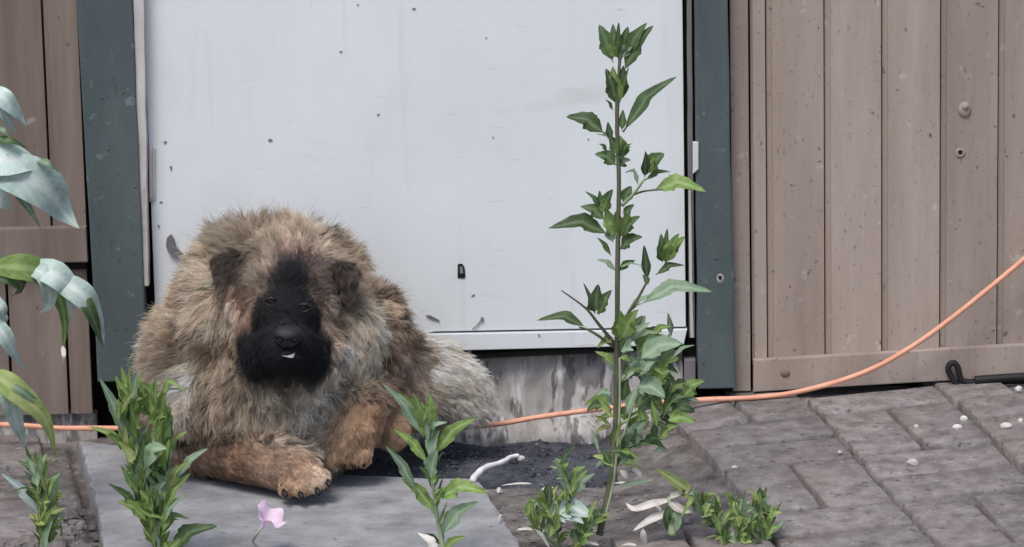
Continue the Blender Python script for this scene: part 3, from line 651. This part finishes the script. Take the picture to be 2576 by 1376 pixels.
nose = blob('nose', NS, (.024, .020, .0185), M['nose'], (.15, .05, 0), nose_shape, 40, 28)
for s in (-1, 1): blob('nostril', NS + Vector((s * .0115, -.0145, -.003)), (.0045, .004, .0036), M['gap'], (0, s * -.4, 0), parent=nose)
for q in EYES:
    ey = blob('eye', q, (.0105, .0095, .0085), M['eye'])
    for z_, k_ in ((.0062, .0034), (-.0064, .0026)):
        tube('eyelid', [q + Vector((-.0115, -.003, 0)), q + Vector((-.006, -.0085, z_ * .8)), q + Vector((0, -.0100, z_)), q + Vector((.006, -.0085, z_ * .8)), q + Vector((.0115, -.003, 0))], k_ * .8, M['nose'], ey, 6, 4)
# mouth: dark lip line with a small gleam of tooth
tube('lip', [P(680, 900, -.512), P(702, 898, -.532), P(722, 886, -.541), P(742, 894, -.534), P(764, 897, -.512)], .0045, M['nose'], dog, 8, 5)
bm = bmesh.new(); f = [xz(*q, -.545) for q in ((710, 895), (728, 900), (737, 900), (742, 889), (735, 891), (724, 895))]
add_prism(bm, f, -.545, -.53); bmesh.ops.recalc_face_normals(bm, faces=bm.faces); bm_obj('tooth', bm, M['tooth'], dog)
for (px, py, Y) in ((716, 1241, -.533), (757, 1246, -.540), (799, 1236, -.533), (826, 1215, -.518)):
    blob('claw', P(px, py, Y), (.0045, .010, .0055), M['claw'], (.5, 0, .4))
for (px, py, Y) in ((838, 1168, -.415), (864, 1172, -.42), (890, 1172, -.42), (915, 1166, -.415)): blob('claw', P(px, py, Y), (.0038, .007, .0055), M['claw'], (.7, 0, 0))

# ------------------------------------------------------------------ plants
def leaf(pts, w, m, parent, up=None, fold=.35, seg=12, tooth=.0, petiole=.12, name='leaf', lobes=0, curl=0, taper=0):
    """blade along a 3-D midrib; w = full width in metres"""
    pts = [Vector(p) for p in pts]; n = len(pts) - 1; C = []
    for i in range(seg + 1):
        t = i / seg * n; k = min(int(t), n - 1); f = t - k
        p0, p1, p2, p3 = pts[max(k - 1, 0)], pts[k], pts[k + 1], pts[min(k + 2, n)]
        C.append(.5 * ((2 * p1) + (p2 - p0) * f + (2 * p0 - 5 * p1 + 4 * p2 - p3) * f * f + (3 * p1 - p0 - 3 * p2 + p3) * f ** 3))
    up = Vector(up) if up is not None else Vector((random.uniform(-.5, .5), -.7, .7)); V = []; F = []
    sd_ = random.random() * 50
    for i, c in enumerate(C):
        t = i / seg; tg = (C[min(i + 1, seg)] - C[max(i - 1, 0)]).normalized(); s = tg.cross(up)
        if s.length < .08: s = tg.cross(Vector((1, .2, .1)))
        s.normalize(); nn = s.cross(tg).normalized()
        q = max(0, (t - petiole) / (1 - petiole))
        ww = w * .5 * (math.sin(math.pi * q ** .72) ** .85 if 0 < q < 1 else 0) + .0009 * (1 - t)
        if taper: ww *= (1 - min(q, 1)) ** taper * (1 + taper * .35)
        if tooth and 0 < q < .95: ww *= 1 + .7 * tooth * (1 if i % 2 else -1)
        if lobes: ww *= 1 + .38 * math.sin(q * math.pi * lobes)
        for k, a in enumerate((-1, -.55, -.07, .07, .55, 1)):
            h = fold * abs(a) * ww + .15 * w * nz(t * 3.0, a * 1.4, sd_, 1) * abs(a) - curl * a * a * ww
            V.append(c + s * a * ww + nn * h)
    for i in range(seg):
        for k in range(5): F.append((i * 6 + k, i * 6 + k + 1, (i + 1) * 6 + k + 1, (i + 1) * 6 + k))
    o = mesh_obj(name, V, F, m, parent, True)
    o.data.attributes.new('rib', 'FLOAT', 'POINT').data.foreach_set('value', [1.0, .30, .0, .0, .30, 1.0] * (seg + 1))
    o.data.attributes.new('run', 'FLOAT', 'POINT').data.foreach_set('value', [i / seg for i in range(seg + 1) for _ in range(6)])
    return o
PXM = 6.6 / FPX                          # metres per pixel near the plants
def pl_leaf(par, base, tip, wpx, Y, m, bend=.12, dy=None, mid=None, **kw):
    """blade between two measured points; the tip leans nearer or farther at random"""
    Lm = math.hypot(tip[0] - base[0], tip[1] - base[1]) * PXM
    dy = random.uniform(-.45, .25) * Lm if dy is None else dy
    a = P(*base, Y); b_ = P(*tip, Y + dy)
    mm = P(*mid, Y + dy * .5) if mid else a.lerp(b_, .5) + Vector((0, 0, bend * Lm * (.3 + abs(b_.x - a.x) / (Lm + 1e-6))))
    return leaf([a, a.lerp(mm, .6).lerp(mm, .2), mm, b_] if not mid else [a, mm, b_], wpx * PXM, m, par, **kw)
def z4(x, y): return (1320.75 + x * .5029, 31.4 + y * .5029)
def z5(x, y): return (1257.9 + x * .4975, 691.8 + y * .4975)
D_, MI, PA, YE, DR, BL = (M[k] for k in ('leaf_dark', 'leaf_mid', 'leaf_pale', 'leaf_yellow', 'leaf_dry', 'leaf_blue'))

# tall weed
TY = -.80
tw = thing('weed', 'tallest weed, single upright stem with pointed leaves standing against the white door', 'weed', loc=tuple(P(1512, 1335, TY)))
tube('stem', [P(1508, 1345, TY), P(1517, 1300, TY), P(1538, 1200, TY), P(1550, 1050, TY), P(1552, 880, TY), P(1554, 640, TY), P(1557, 450, TY), P(1552, 300, TY), P(1556, 200, TY), P(1562, 130, TY)], .0062, M['stem'], tw, 8, 8, .0024, .25)
tube('stem_ridge', [P(1522, 1300, TY - .006), P(1545, 1200, TY - .007), P(1558, 1050, TY - .007), P(1559, 900, TY - .006)], .0024, M['stem_pale'], tw, 6, 5, .002)
L4 = [((440,250),(370,60),58,D_),((455,220),(440,55),40,D_),((470,220),(468,50),26,D_),((480,215),(515,70),40,D_),((500,230),(612,50),42,D_),((490,300),(643,65),62,D_),((480,235),(560,85),48,D_),((470,230),(420,150),46,MI),((470,240),(480,110),56,MI),((478,230),(540,150),34,PA),
 ((465,470),(404,280),52,D_),((470,470),(440,268),56,MI),((475,450),(492,265),44,D_),((478,420),(520,270),16,D_),((478,380),(522,362),8,D_),((490,600),(760,320),50,D_),((486,590),(490,485),26,D_),((400,608),(205,522),58,D_),((440,490),(402,435),14,D_),
 ((430,640),(415,545),26,D_),((462,710),(420,615),46,D_),((480,730),(468,612),60,MI),((490,730),(492,640),40,D_),((455,765),(350,710),52,D_),((470,770),(526,736),32,D_),((410,690),(368,657),14,D_),((480,700),(540,655),10,D_),((460,660),(355,608),10,PA),
 ((600,825),(602,692),34,D_),((605,815),(696,705),64,D_),((610,810),(645,720),50,MI),((600,840),(732,797),18,D_),((565,860),(540,775),14,PA),((560,800),(500,802),9,PA),((490,955),(532,868),42,D_),((640,890),(905,897),62,MI),
 ((385,985),(300,895),16,D_),((380,980),(372,890),22,D_),((390,1000),(440,885),50,D_),((400,1040),(275,968),42,D_),((400,1000),(395,930),40,MI),((425,1115),(120,1078),62,D_),((440,1130),(400,980),58,MI),((470,1140),(452,995),56,MI),((478,1120),(520,1000),58,MI),((480,1130),(576,1020),48,D_),((495,1030),(546,960),30,D_),((470,1190),(588,1124),56,D_),((430,1215),(360,1125),16,D_),((440,1150),(420,1060),40,PA),
 ((455,1295),(358,1235),20,PA),((470,1295),(552,1240),24,D_),((470,1275),(592,1270),8,PA),
 ((690,1245),(680,1105),32,D_),((700,1245),(712,1080),26,D_),((705,1255),(772,1105),46,MI),((715,1240),(800,1122),42,MI),((690,1250),(660,1170),34,D_),((700,1250),(735,1160),50,MI),((655,1312),(800,1265),26,D_),((612,1340),(595,1160),30,D_)]
for a, b_, w, m in L4: pl_leaf(tw, z4(*a), z4(*b_), w * .5029 * 1.42, TY, m, tooth=.10 if w > 50 else 0)
def twig(path, r0, r1, m='stem', f=z5, par=None, Y=None, name='branch'): return tube(name, [P(*f(*q), (TY if Y is None else Y) - .01 * i) for i, q in enumerate(path)], r0, M[m], par or tw, 6, 4, r1)
twig([(485, 965), (545, 905), (600, 830)], .0032, .0016, 'stem_pale', z4); twig([(545, 910), (600, 893), (690, 885)], .002, .0012, 'stem', z4)
twig([(600, 335), (640, 210), (690, 130), (740, 40)], .0034, .002); twig([(590, 360), (500, 250), (430, 165), (310, 78)], .0032, .001); twig([(585, 370), (470, 290), (400, 262)], .0028, .0014)
L5 = [((440,265),(187,232),46,D_),((480,200),(422,42),26,D_),((480,190),(497,45),54,D_),((490,195),(566,75),42,D_),((480,190),(450,100),50,D_),((500,200),(545,110),46,MI),((700,150),(1078,86),62,PA),((640,200),(770,95),24,PA),((750,50),(720,0),30,D_),
 ((600,335),(612,180),64,MI),((610,330),(700,175),64,MI),((620,330),(650,210),66,MI),((640,340),(725,205),50,D_),((650,350),(760,240),36,PA),((690,400),(842,308),74,MI),((700,390),(795,262),66,D_),((690,385),(740,270),56,MI),((700,430),(922,350),86,PA),((790,470),(905,420),64,MI),((680,480),(812,505),84,PA),((690,560),(835,620),90,PA),((700,600),(830,690),76,YE),((640,470),(735,440),52,PA),((640,700),(690,570),34,PA),((830,640),(905,560),60,MI),((850,680),(890,560),52,D_),((920,620),(1035,535),56,MI),((900,650),(1010,640),40,PA),((560,680),(430,655),64,MI),((520,660),(440,690),44,D_),((860,700),(985,690),66,D_),((840,740),(985,745),60,MI),((820,770),(990,735),36,D_),((640,880),(740,730),64,PA),((650,790),(740,690),64,D_),((620,900),(690,780),50,D_),((720,850),(820,830),32,D_),((575,970),(468,915),40,YE),((580,975),(668,900),30,D_),((490,770),(398,722),32,DR),((500,890),(460,780),12,PA),((580,500),(525,425),16,PA),((740,780),(700,660),40,MI),((620,640),(640,520),50,D_),((770,560),(860,480),60,MI)]
for a, b_, w, m in L5: pl_leaf(tw, z5(*a), z5(*b_), w * .4975 * 1.28, TY - random.uniform(-.02, .05), m, tooth=.10 if w > 50 else 0)
for _ in range(72):                      # the leafy tangle on the lower side shoots
    a = (random.uniform(1562, 1695), random.uniform(840, 1140)); an = random.uniform(-.5, 1.9); ln = random.uniform(35, 70)
    a = (a[0] - max(0, a[1] - 1060) * .6, a[1])
    pl_leaf(tw, a, (a[0] + ln * math.cos(an), a[1] - ln * math.sin(an)), random.uniform(10, 28), TY + random.uniform(-.06, .06), random.choice([MI, MI, D_, D_, PA, PA]), tooth=.08)
for _ in range(26):                      # small leaves close to the lower stem
    y_ = random.uniform(830, 1180); x_ = 1550 + random.choice((-1, 1)) * random.uniform(4, 14); sg = 1 if x_ > 1550 else -1; an = random.uniform(-.6, 1.1); ln = random.uniform(25, 60)
    pl_leaf(tw, (x_, y_), (x_ + sg * ln * math.cos(an), y_ - ln * math.sin(an)), random.uniform(8, 22), TY + random.uniform(-.04, .04), random.choice([MI, MI, D_, PA, YE]), tooth=.06)
for q in ([(600, 900), (680, 640), (760, 480)], [(600, 760), (720, 700), (900, 690)], [(600, 560), (690, 450), (860, 420)]): twig(q, .0026, .0012, 'stem_pale')

def bushy(name, label, Y, stems, n, wpx, lpx, mats, extra=(), seed=1, spread=1.0, upb=1.3):
    random.seed(seed); t = thing(name, label, 'weed', loc=tuple(P(*stems[0][0], Y)))
    for i, st in enumerate(stems): tube('stem', [P(*q, Y + .012 * i) for q in st], .0042, M['stem_pale' if i % 2 == 0 else 'stem'], t, 6, 4, .0018, .2)
    for k in range(n):
        st = stems[k % len(stems)]; f = (k + random.random()) / n * (len(st) - 1); i = min(int(f), len(st) - 2); f -= i
        b_ = (st[i][0] + (st[i + 1][0] - st[i][0]) * f, st[i][1] + (st[i + 1][1] - st[i][1]) * f)
        an = math.pi / 2 + random.uniform(-1, 1) * spread * (1 if random.random() < .7 else 1.9); ln = random.uniform(*lpx)
        pl_leaf(t, b_, (b_[0] + ln * math.cos(an), b_[1] - ln * math.sin(an)), random.uniform(*wpx) * random.choice((.6, .85, 1, 1.15)), Y + random.uniform(-.035, .035), random.choice(mats), tooth=random.choice((0, .08, .14)), bend=random.choice((random.uniform(-.1, .2), random.uniform(.1, .5))), dy=random.uniform(-.8, .35) * ln * PXM)
    for (a, b2, w, m) in extra: pl_leaf(t, a, b2, w * 1.0, Y - .02, m, tooth=.08)
    return t
bushy('weed', 'dense leafy green weed in front of the green post and the dog\'s shoulder', -.84,
      [[(405, 1395), (385, 1290), (360, 1180), (338, 1080), (328, 1000)], [(395, 1395), (392, 1280), (390, 1150), (392, 1060), (392, 1010)], [(395, 1395), (355, 1260), (318, 1140), (296, 1050)], [(400, 1395), (420, 1280), (418, 1180), (412, 1080)]], 165, (13, 32), (40, 105), [MI, MI, MI, PA, D_, MI, YE],
      [((440, 1210), (525, 1128), 24, PA), ((355, 1300), (270, 1215), 26, D_), ((310, 1090), (250, 950), 26, PA), ((330, 1050), (345, 930), 24, PA), ((325, 1030), (290, 945), 22, MI), ((385, 1060), (395, 965), 34, MI), ((405, 1080), (412, 985), 40, MI), ((325, 1140), (315, 1070), 22, YE), ((375, 1180), (420, 1130), 20, YE), ((420, 1395), (545, 1322), 46, D_), ((400, 1330), (470, 1240), 24, PA), ((410, 1290), (480, 1190), 30, MI)], 11, .62)
bushy('weed', 'small narrow weed at the far left edge among rubble', -.86,
      [[(108, 1395), (104, 1320), (98, 1250), (92, 1180)], [(112, 1395), (118, 1330), (122, 1280), (118, 1230)]], 80, (10, 22), (35, 75), [MI, MI, D_, PA, YE],
      [((95, 1290), (0, 1190), 22, BL), ((120, 1280), (158, 1185), 12, PA), ((90, 1200), (60, 1140), 14, PA), ((100, 1200), (102, 1130), 12, PA), ((110, 1395), (130, 1310), 34, PA)], 12, .65)
cw = bushy('weed', 'slender weed on the slab edge in front of the dog\'s tail', -.86,
      [[(1118, 1395), (1100, 1300), (1088, 1210), (1078, 1120), (1062, 1060)]], 30, (12, 22), (30, 75), [MI, PA, MI, D_],
      [((1065, 1100), (962, 965), 26, PA), ((1070, 1080), (1000, 985), 26, MI), ((1072, 1075), (1040, 985), 30, MI), ((1078, 1080), (1082, 990), 34, MI), ((1076, 1110), (1060, 1010), 36, MI), ((1086, 1150), (1202, 1050), 34, MI), ((1080, 1170), (990, 1080), 22, MI), ((1096, 1290), (1010, 1205), 30, MI), ((1050, 1240), (968, 1120), 24, PA), ((1095, 1255), (1228, 1240), 44, MI), ((1112, 1345), (1205, 1262), 38, PA), ((1080, 1210), (1100, 1130), 40, PA), ((1075, 1150), (1110, 1080), 36, PA), ((1105, 1395), (1050, 1340), 26, DR), ((1110, 1395), (1170, 1350), 26, MI)], 13, .6)
bushy('weed', 'low green weed with one broad pale leaf left of the tall stem', -.80,
      [[(1400, 1350), (1390, 1300), (1370, 1260)], [(1420, 1300), (1440, 1240), (1405, 1170)], [(1410, 1376), (1350, 1330), (1325, 1290)], [(1450, 1395), (1470, 1350), (1480, 1310)]], 95, (9, 22), (25, 70), [MI, D_, MI, PA, YE],
      [((1395, 1290), (1492, 1300), 54, BL), ((1400, 1300), (1470, 1320), 40, BL), ((1425, 1240), (1395, 1150), 16, PA), ((1430, 1250), (1480, 1180), 20, MI), ((1440, 1245), (1500, 1190), 22, PA), ((1390, 1310), (1345, 1250), 30, MI), ((1345, 1330), (1385, 1385), 12, DR), ((1440, 1330), (1455, 1376), 26, D_)], 14, .9)
bushy('weed', 'low bushy green weed on the pavers right of the wilted one', -.82,
      [[(1865, 1395), (1860, 1330), (1850, 1270)], [(1880, 1395), (1900, 1320), (1915, 1260)], [(1790, 1320), (1770, 1290), (1760, 1260)], [(1910, 1395), (1930, 1350), (1935, 1300)], [(1830, 1395), (1815, 1350), (1800, 1300)]], 170, (9, 21), (24, 60), [MI, MI, MI, PA, YE, D_],
      [((1868, 1300), (1875, 1230), 14, PA), ((1850, 1290), (1838, 1262), 16, PA), ((1845, 1376), (1842, 1335), 18, BL), ((1760, 1300), (1745, 1235), 14, PA)], 15, 1.0)
# wilted weed with bleached blades
random.seed(16)
wt = thing('weed', 'wilted weed with bleached white and yellow drooping blades', 'weed', loc=tuple(P(1690, 1335, -.80)))
tube('stem', [P(1692, 1345, -.8), P(1688, 1300, -.8), P(1684, 1250, -.8)], .008, M['stem_pale'], wt, 7, 4, .004)
for pts, w, m in (([(1684, 1258), (1640, 1268), (1596, 1281), (1574, 1264)], 14, DR), ([(1686, 1288), (1640, 1305), (1592, 1336)], 15, DR), ([(1686, 1256), (1706, 1280), (1746, 1290)], 16, DR),
                  ([(1690, 1240), (1728, 1236), (1690, 1205), (1645, 1176)], 24, YE), ([(1684, 1252), (1705, 1242), (1729, 1238)], 12, DR), ([(1622, 1372), (1618, 1345), (1617, 1328)], 11, DR), ([(1560, 1222), (1600, 1214), (1646, 1207)], 9, PA),
                  ([(1590, 1178), (1606, 1190), (1612, 1204)], 10, DR), ([(1562, 1182), (1572, 1195), (1576, 1206)], 10, DR), ([(1750, 1285), (1750, 1260), (1749, 1240)], 12, PA), ([(1690, 1335), (1700, 1310), (1696, 1285)], 22, PA), ([(1685, 1335), (1678, 1300), (1684, 1270)], 16, D_)):
    leaf([P(*q, -.80 - .012 * math.sin(i)) for i, q in enumerate(pts)], w * PXM * 1.25, m, wt, (0, -.75, .65), .3, 10, petiole=.02, name='blade')

LIT = []
for k in range(13):
    bx, by = random.uniform(1240, 1780), random.uniform(1215, 1385); g = G(bx, by, .012); an = random.uniform(0, 6.28); ln = random.uniform(.02, .055)
    d = Vector((math.cos(an), math.sin(an), 0)) * ln
    o = leaf([g, g + d * .5 + Vector((0, 0, random.uniform(.001, .007))), g + d], random.uniform(.003, .007), DR, None, (.1, -.5, .85), .3, 8, petiole=.02, name='leaf_litter')
    LIT.append(o)
bm = bmesh.new()
for o in LIT: bm.from_mesh(o.data)
litter = bpy.data.meshes.new('leaf_litter'); bm.to_mesh(litter); bm.free(); litter.materials.append(DR)
for o in LIT: me = o.data; bpy.data.objects.remove(o); bpy.data.meshes.remove(me)
tag(link(bpy.data.objects.new('leaf_litter', litter)), 'small dry bleached leaves strewn on the earth among the low weeds', kind='stuff')
# drooping broad-leaved plant at the left edge
random.seed(17); BY = -.62
bp = thing('broadleaf_plant', 'tall plant with big drooping pale blue green leaves at the left edge', 'plant', loc=tuple(P(-70, 1250, BY)))
tube('stem', [P(-75, 1260, BY), P(-70, 900, BY), P(-60, 600, BY), P(-50, 350, BY), P(-40, 180, BY)], .008, M['stem'], bp, 8, 6, .005)
for pts, w, m, lb in (
    ([(-40, 215), (10, 248), (45, 285), (70, 322)], 40, BL, 0), ([(-40, 225), (0, 270), (25, 310), (40, 336)], 26, BL, 0), ([(-20, 310), (10, 330), (38, 358)], 12, PA, 0),
    ([(-60, 400), (0, 400), (70, 405), (112, 430)], 78, BL, 0), ([(-60, 425), (40, 440), (120, 480), (160, 535), (200, 577)], 96, BL, 0), ([(90, 400), (120, 412), (150, 434)], 16, PA, 0), ([(-30, 360), (20, 352), (70, 372)], 18, D_, 0),
    ([(38, 480), (70, 520), (105, 580)], 17, PA, 0), ([(-40, 480), (0, 500), (28, 528)], 44, BL, 0), ([(20, 470), (50, 480), (72, 506)], 18, D_, 0),
    ([(-40, 670), (40, 672), (105, 690), (160, 780), (158, 895)], 58, MI, 0), ([(60, 676), (110, 690), (125, 760), (92, 790)], 40, BL, 0), ([(60, 672), (140, 690), (180, 740), (172, 810)], 56, BL, 0), ([(110, 690), (200, 735), (240, 790), (264, 868)], 52, BL, 0), ([(180, 740), (215, 760), (245, 830), (258, 872)], 30, D_, 0), ([(-30, 690), (20, 690), (55, 720), (30, 745)], 40, D_, 0), ([(158, 870), (160, 895), (156, 920)], 8, DR, 0),
    ([(-50, 720), (0, 770), (12, 800), (18, 790)], 26, BL, 0), ([(-40, 790), (8, 840), (36, 890), (66, 934)], 34, BL, 0), ([(-30, 945), (20, 985), (40, 1060), (66, 1128)], 50, BL, 0), ([(-30, 935), (30, 975), (110, 1050), (140, 1150)], 50, YE, 0), ([(-30, 955), (40, 975), (100, 1020), (142, 1062)], 16, PA, 0)):
    leaf([P(*q, BY - .03 * math.sin(1.4 * i)) for i, q in enumerate(pts)], w * PXM * 1.2, m, bp, (.25, -.85, .5), .35, 12, petiole=.05, curl=.2, taper=.45)

# ------------------------------------------------------------------ flower
fl = thing('flower', 'small pink trumpet flower lying on the grey slab', 'flower', loc=tuple(G(652, 1342)))
fb = P(652, 1336, -.80); ft = P(686, 1287, -.812); ax = (ft - fb); LN = ax.length; ax.normalize()
e1 = ax.cross(Vector((0, -1, .3))).normalized(); e2 = ax.cross(e1); V = []; F = []; NS_ = 30
for i in range(9):
    t = i / 8; r = .0022 + .0245 * t ** 1.7
    for k in range(NS_):
        a = 2 * math.pi * k / NS_; q = r * (1 + .05 * t * t * math.cos(5 * a)) ; bk = -.012 * t ** 4 * (1 - math.cos(5 * a)) * .5
        V.append(fb + ax * (LN * t ** .8 + bk) + e1 * q * math.cos(a) + e2 * q * math.sin(a))
for i in range(8):
    for k in range(NS_): F.append((i * NS_ + k, i * NS_ + (k + 1) % NS_, (i + 1) * NS_ + (k + 1) % NS_, (i + 1) * NS_ + k))
mesh_obj('petals', V, F, M['petal'], fl, True)
tube('stalk', [G(636, 1362, .006), P(644, 1347, -.80), fb + ax * .004], .0018, M['stem_pale'], fl, 6, 3, .0024)

# ------------------------------------------------------------------ cords and hoses
cp = [(-420, 1066, -.05), (-200, 1066, -.05), (-20, 1068, -.05), (60, 1070, -.05), (150, 1077, -.05), (280, 1077, -.05), (450, 1080, -.03), (800, 1084, -.025), (1050, 1082, -.025), (1240, 1068, -.03), (1350, 1050, -.035), (1460, 1035, -.035), (1600, 1018, -.045), (1760, 1006, -.055), (1880, 1001, -.06), (1990, 989, -.06), (2100, 962, -.06), (2200, 925, -.06), (2300, 868, -.06), (2400, 796, -.06), (2500, 715, -.055), (2600, 630, -.05), (2760, 470, -.04), (2900, 300, -.03)]
cpts = []
for a, b_, y in cp:
    q = P(a, b_, y)
    cpts.append(q)
tag(tube('extension_cord', cpts, .0047, M['cord'], None, 10, 8, None, .10), 'salmon orange extension cord running along the wall and rising at right', 'cord')
tag(tube('black_cable', [P(*q, -.03) for q in ((2408, 968), (2398, 955), (2389, 940), (2385, 928), (2391, 915), (2402, 914), (2410, 926), (2414, 945), (2422, 958), (2450, 963), (2490, 962), (2540, 958), (2620, 952), (2760, 944))], .0055, M['rubber'], None, 8, 5), 'thin black cable with an upright loop at the base board', 'cable')
tag(tube('black_hose', [P(*q, -.036) for q in ((2452, 957), (2490, 954), (2550, 950), (2640, 945), (2780, 938))], .0082, M['rubber'], None, 10, 4), 'thick black hose lying along the foot of the right wall', 'hose')

# ------------------------------------------------------------------ twig, pebbles, grit
tag(tube('twig', [P(1189, 1209, -.385), P(1203, 1190, -.36), P(1222, 1176, -.34), P(1262, 1163, -.31), P(1285, 1150, -.28), P(1304, 1146, -.27)], .0062, M['twig'], None, 8, 6, .0036, .22), 'bleached white bent twig lying between the slab and the hollow', 'twig')
def pebble(px, py, w, h, m, z):
    bm = bmesh.new(); bmesh.ops.create_icosphere(bm, subdivisions=2, radius=1); s = random.random() * 90
    for v in bm.verts:
        q = 1 + .28 * nz(v.co.x, v.co.y, v.co.z + s, 1.4); v.co = Vector((v.co.x * w * q, v.co.y * w * .8 * q, v.co.z * h * q))
    g = G(px, py, z); bmesh.ops.translate(bm, vec=(g.x, g.y, gh(g.x, g.y) + h * .3), verts=bm.verts)
    return bm_obj('pebble', bm, m, None)
random.seed(21)
for px, py, w, h, lab in ((2531, 1062, .0115, .0062, 'whitest square pebble on the pavers at the far right'), (2409, 1067, .009, .006, 'flat white pebble below the cream one right of centre'), (2425, 1046, .0065, .006, 'cream coloured pebble in a joint under the cable loop'), (2296, 1163, .0105, .006, 'pale flat pebble alone in the middle of the right pavers'), (2563, 978, .007, .006, 'white pebble right beside the black hose'), (2568, 1048, .005, .005, 'small white pebble just right of the whitest square one'), (1848, 1182, .006, .005, 'small white pebble right of the tall weed\'s foot'), (2305, 1066, .005, .004, 'tiny pale pebble near the long dark joint'), (2112, 1136, .004, .0035, 'tiny white pebble at the end of the long slanting joint'), (1312, 1155, .0065, .005, 'white pebble at the tip of the bleached twig'), (1125, 1110, .006, .005, 'pale pebble in the dark hollow behind the slender weed'), (1178, 1108, .006, .005, 'pale pebble in the dark hollow left of the bleached twig')):
    g = G(px, py, .04); z = gh(g.x, g.y); 
    if pit(g.x, g.y) > .5: z = -.012
    o = pebble(px, py, w, h, M['pebble'], z); tag(o, lab, 'pebble', 'white pebbles on the ground')
    if pit(g.x, g.y) > .5: o.location.z = -.014
def grit(n, area, sz, m, name, lab, seed):
    random.seed(seed); V = []; F = []
    for _ in range(n):
        x, y = area()
        if inside(SLAB, x, y): continue
        s = random.uniform(*sz) * (1 if random.random() < .85 else 1.9); z = soil_z(x, y) + s * .2 + (.006 if pit(x, y) > .5 else 0); k = len(V); a0 = random.random() * 6
        for (rr, zz, c) in ((1, 0, 5), (.6, .7, 5)):
            for i in range(c):
                a = a0 + i * 2 * math.pi / c; q = s * rr * random.uniform(.7, 1.2); V.append((x + q * math.cos(a), y + q * math.sin(a), z + zz * s * random.uniform(.6, 1)))
        for i in range(5): F.append((k + i, k + (i + 1) % 5, k + 5 + (i + 1) % 5, k + 5 + i))
        F.append(tuple(k + 5 + i for i in range(5)))
    return tag(mesh_obj(name, V, F, m, None), lab, kind='stuff')
def uni(x0, x1, y0, y1): return lambda: (random.uniform(x0, x1), random.uniform(y0, y1))
grit(5200, uni(-1.1, 1.15, -1.2, .0), (.0008, .0026), M['grit'], 'gravel', 'fine grit scattered on the soil and in the joints', 31)
grit(600, uni(PX0, PX1, PYF, .01), (.0015, .005), M['damp'], 'clods', 'dark clods in the damp hollow', 32)
grit(260, uni(-.85, -.66, -1.0, -.45), (.003, .012), M['brick'], 'rubble', 'loose rubble beside the slab at left', 33)
grit(220, uni(-.05, .3, -1.0, -.42), (.002, .006), M['brick'], 'rubble', 'small rubble around the foot of the weeds', 34)
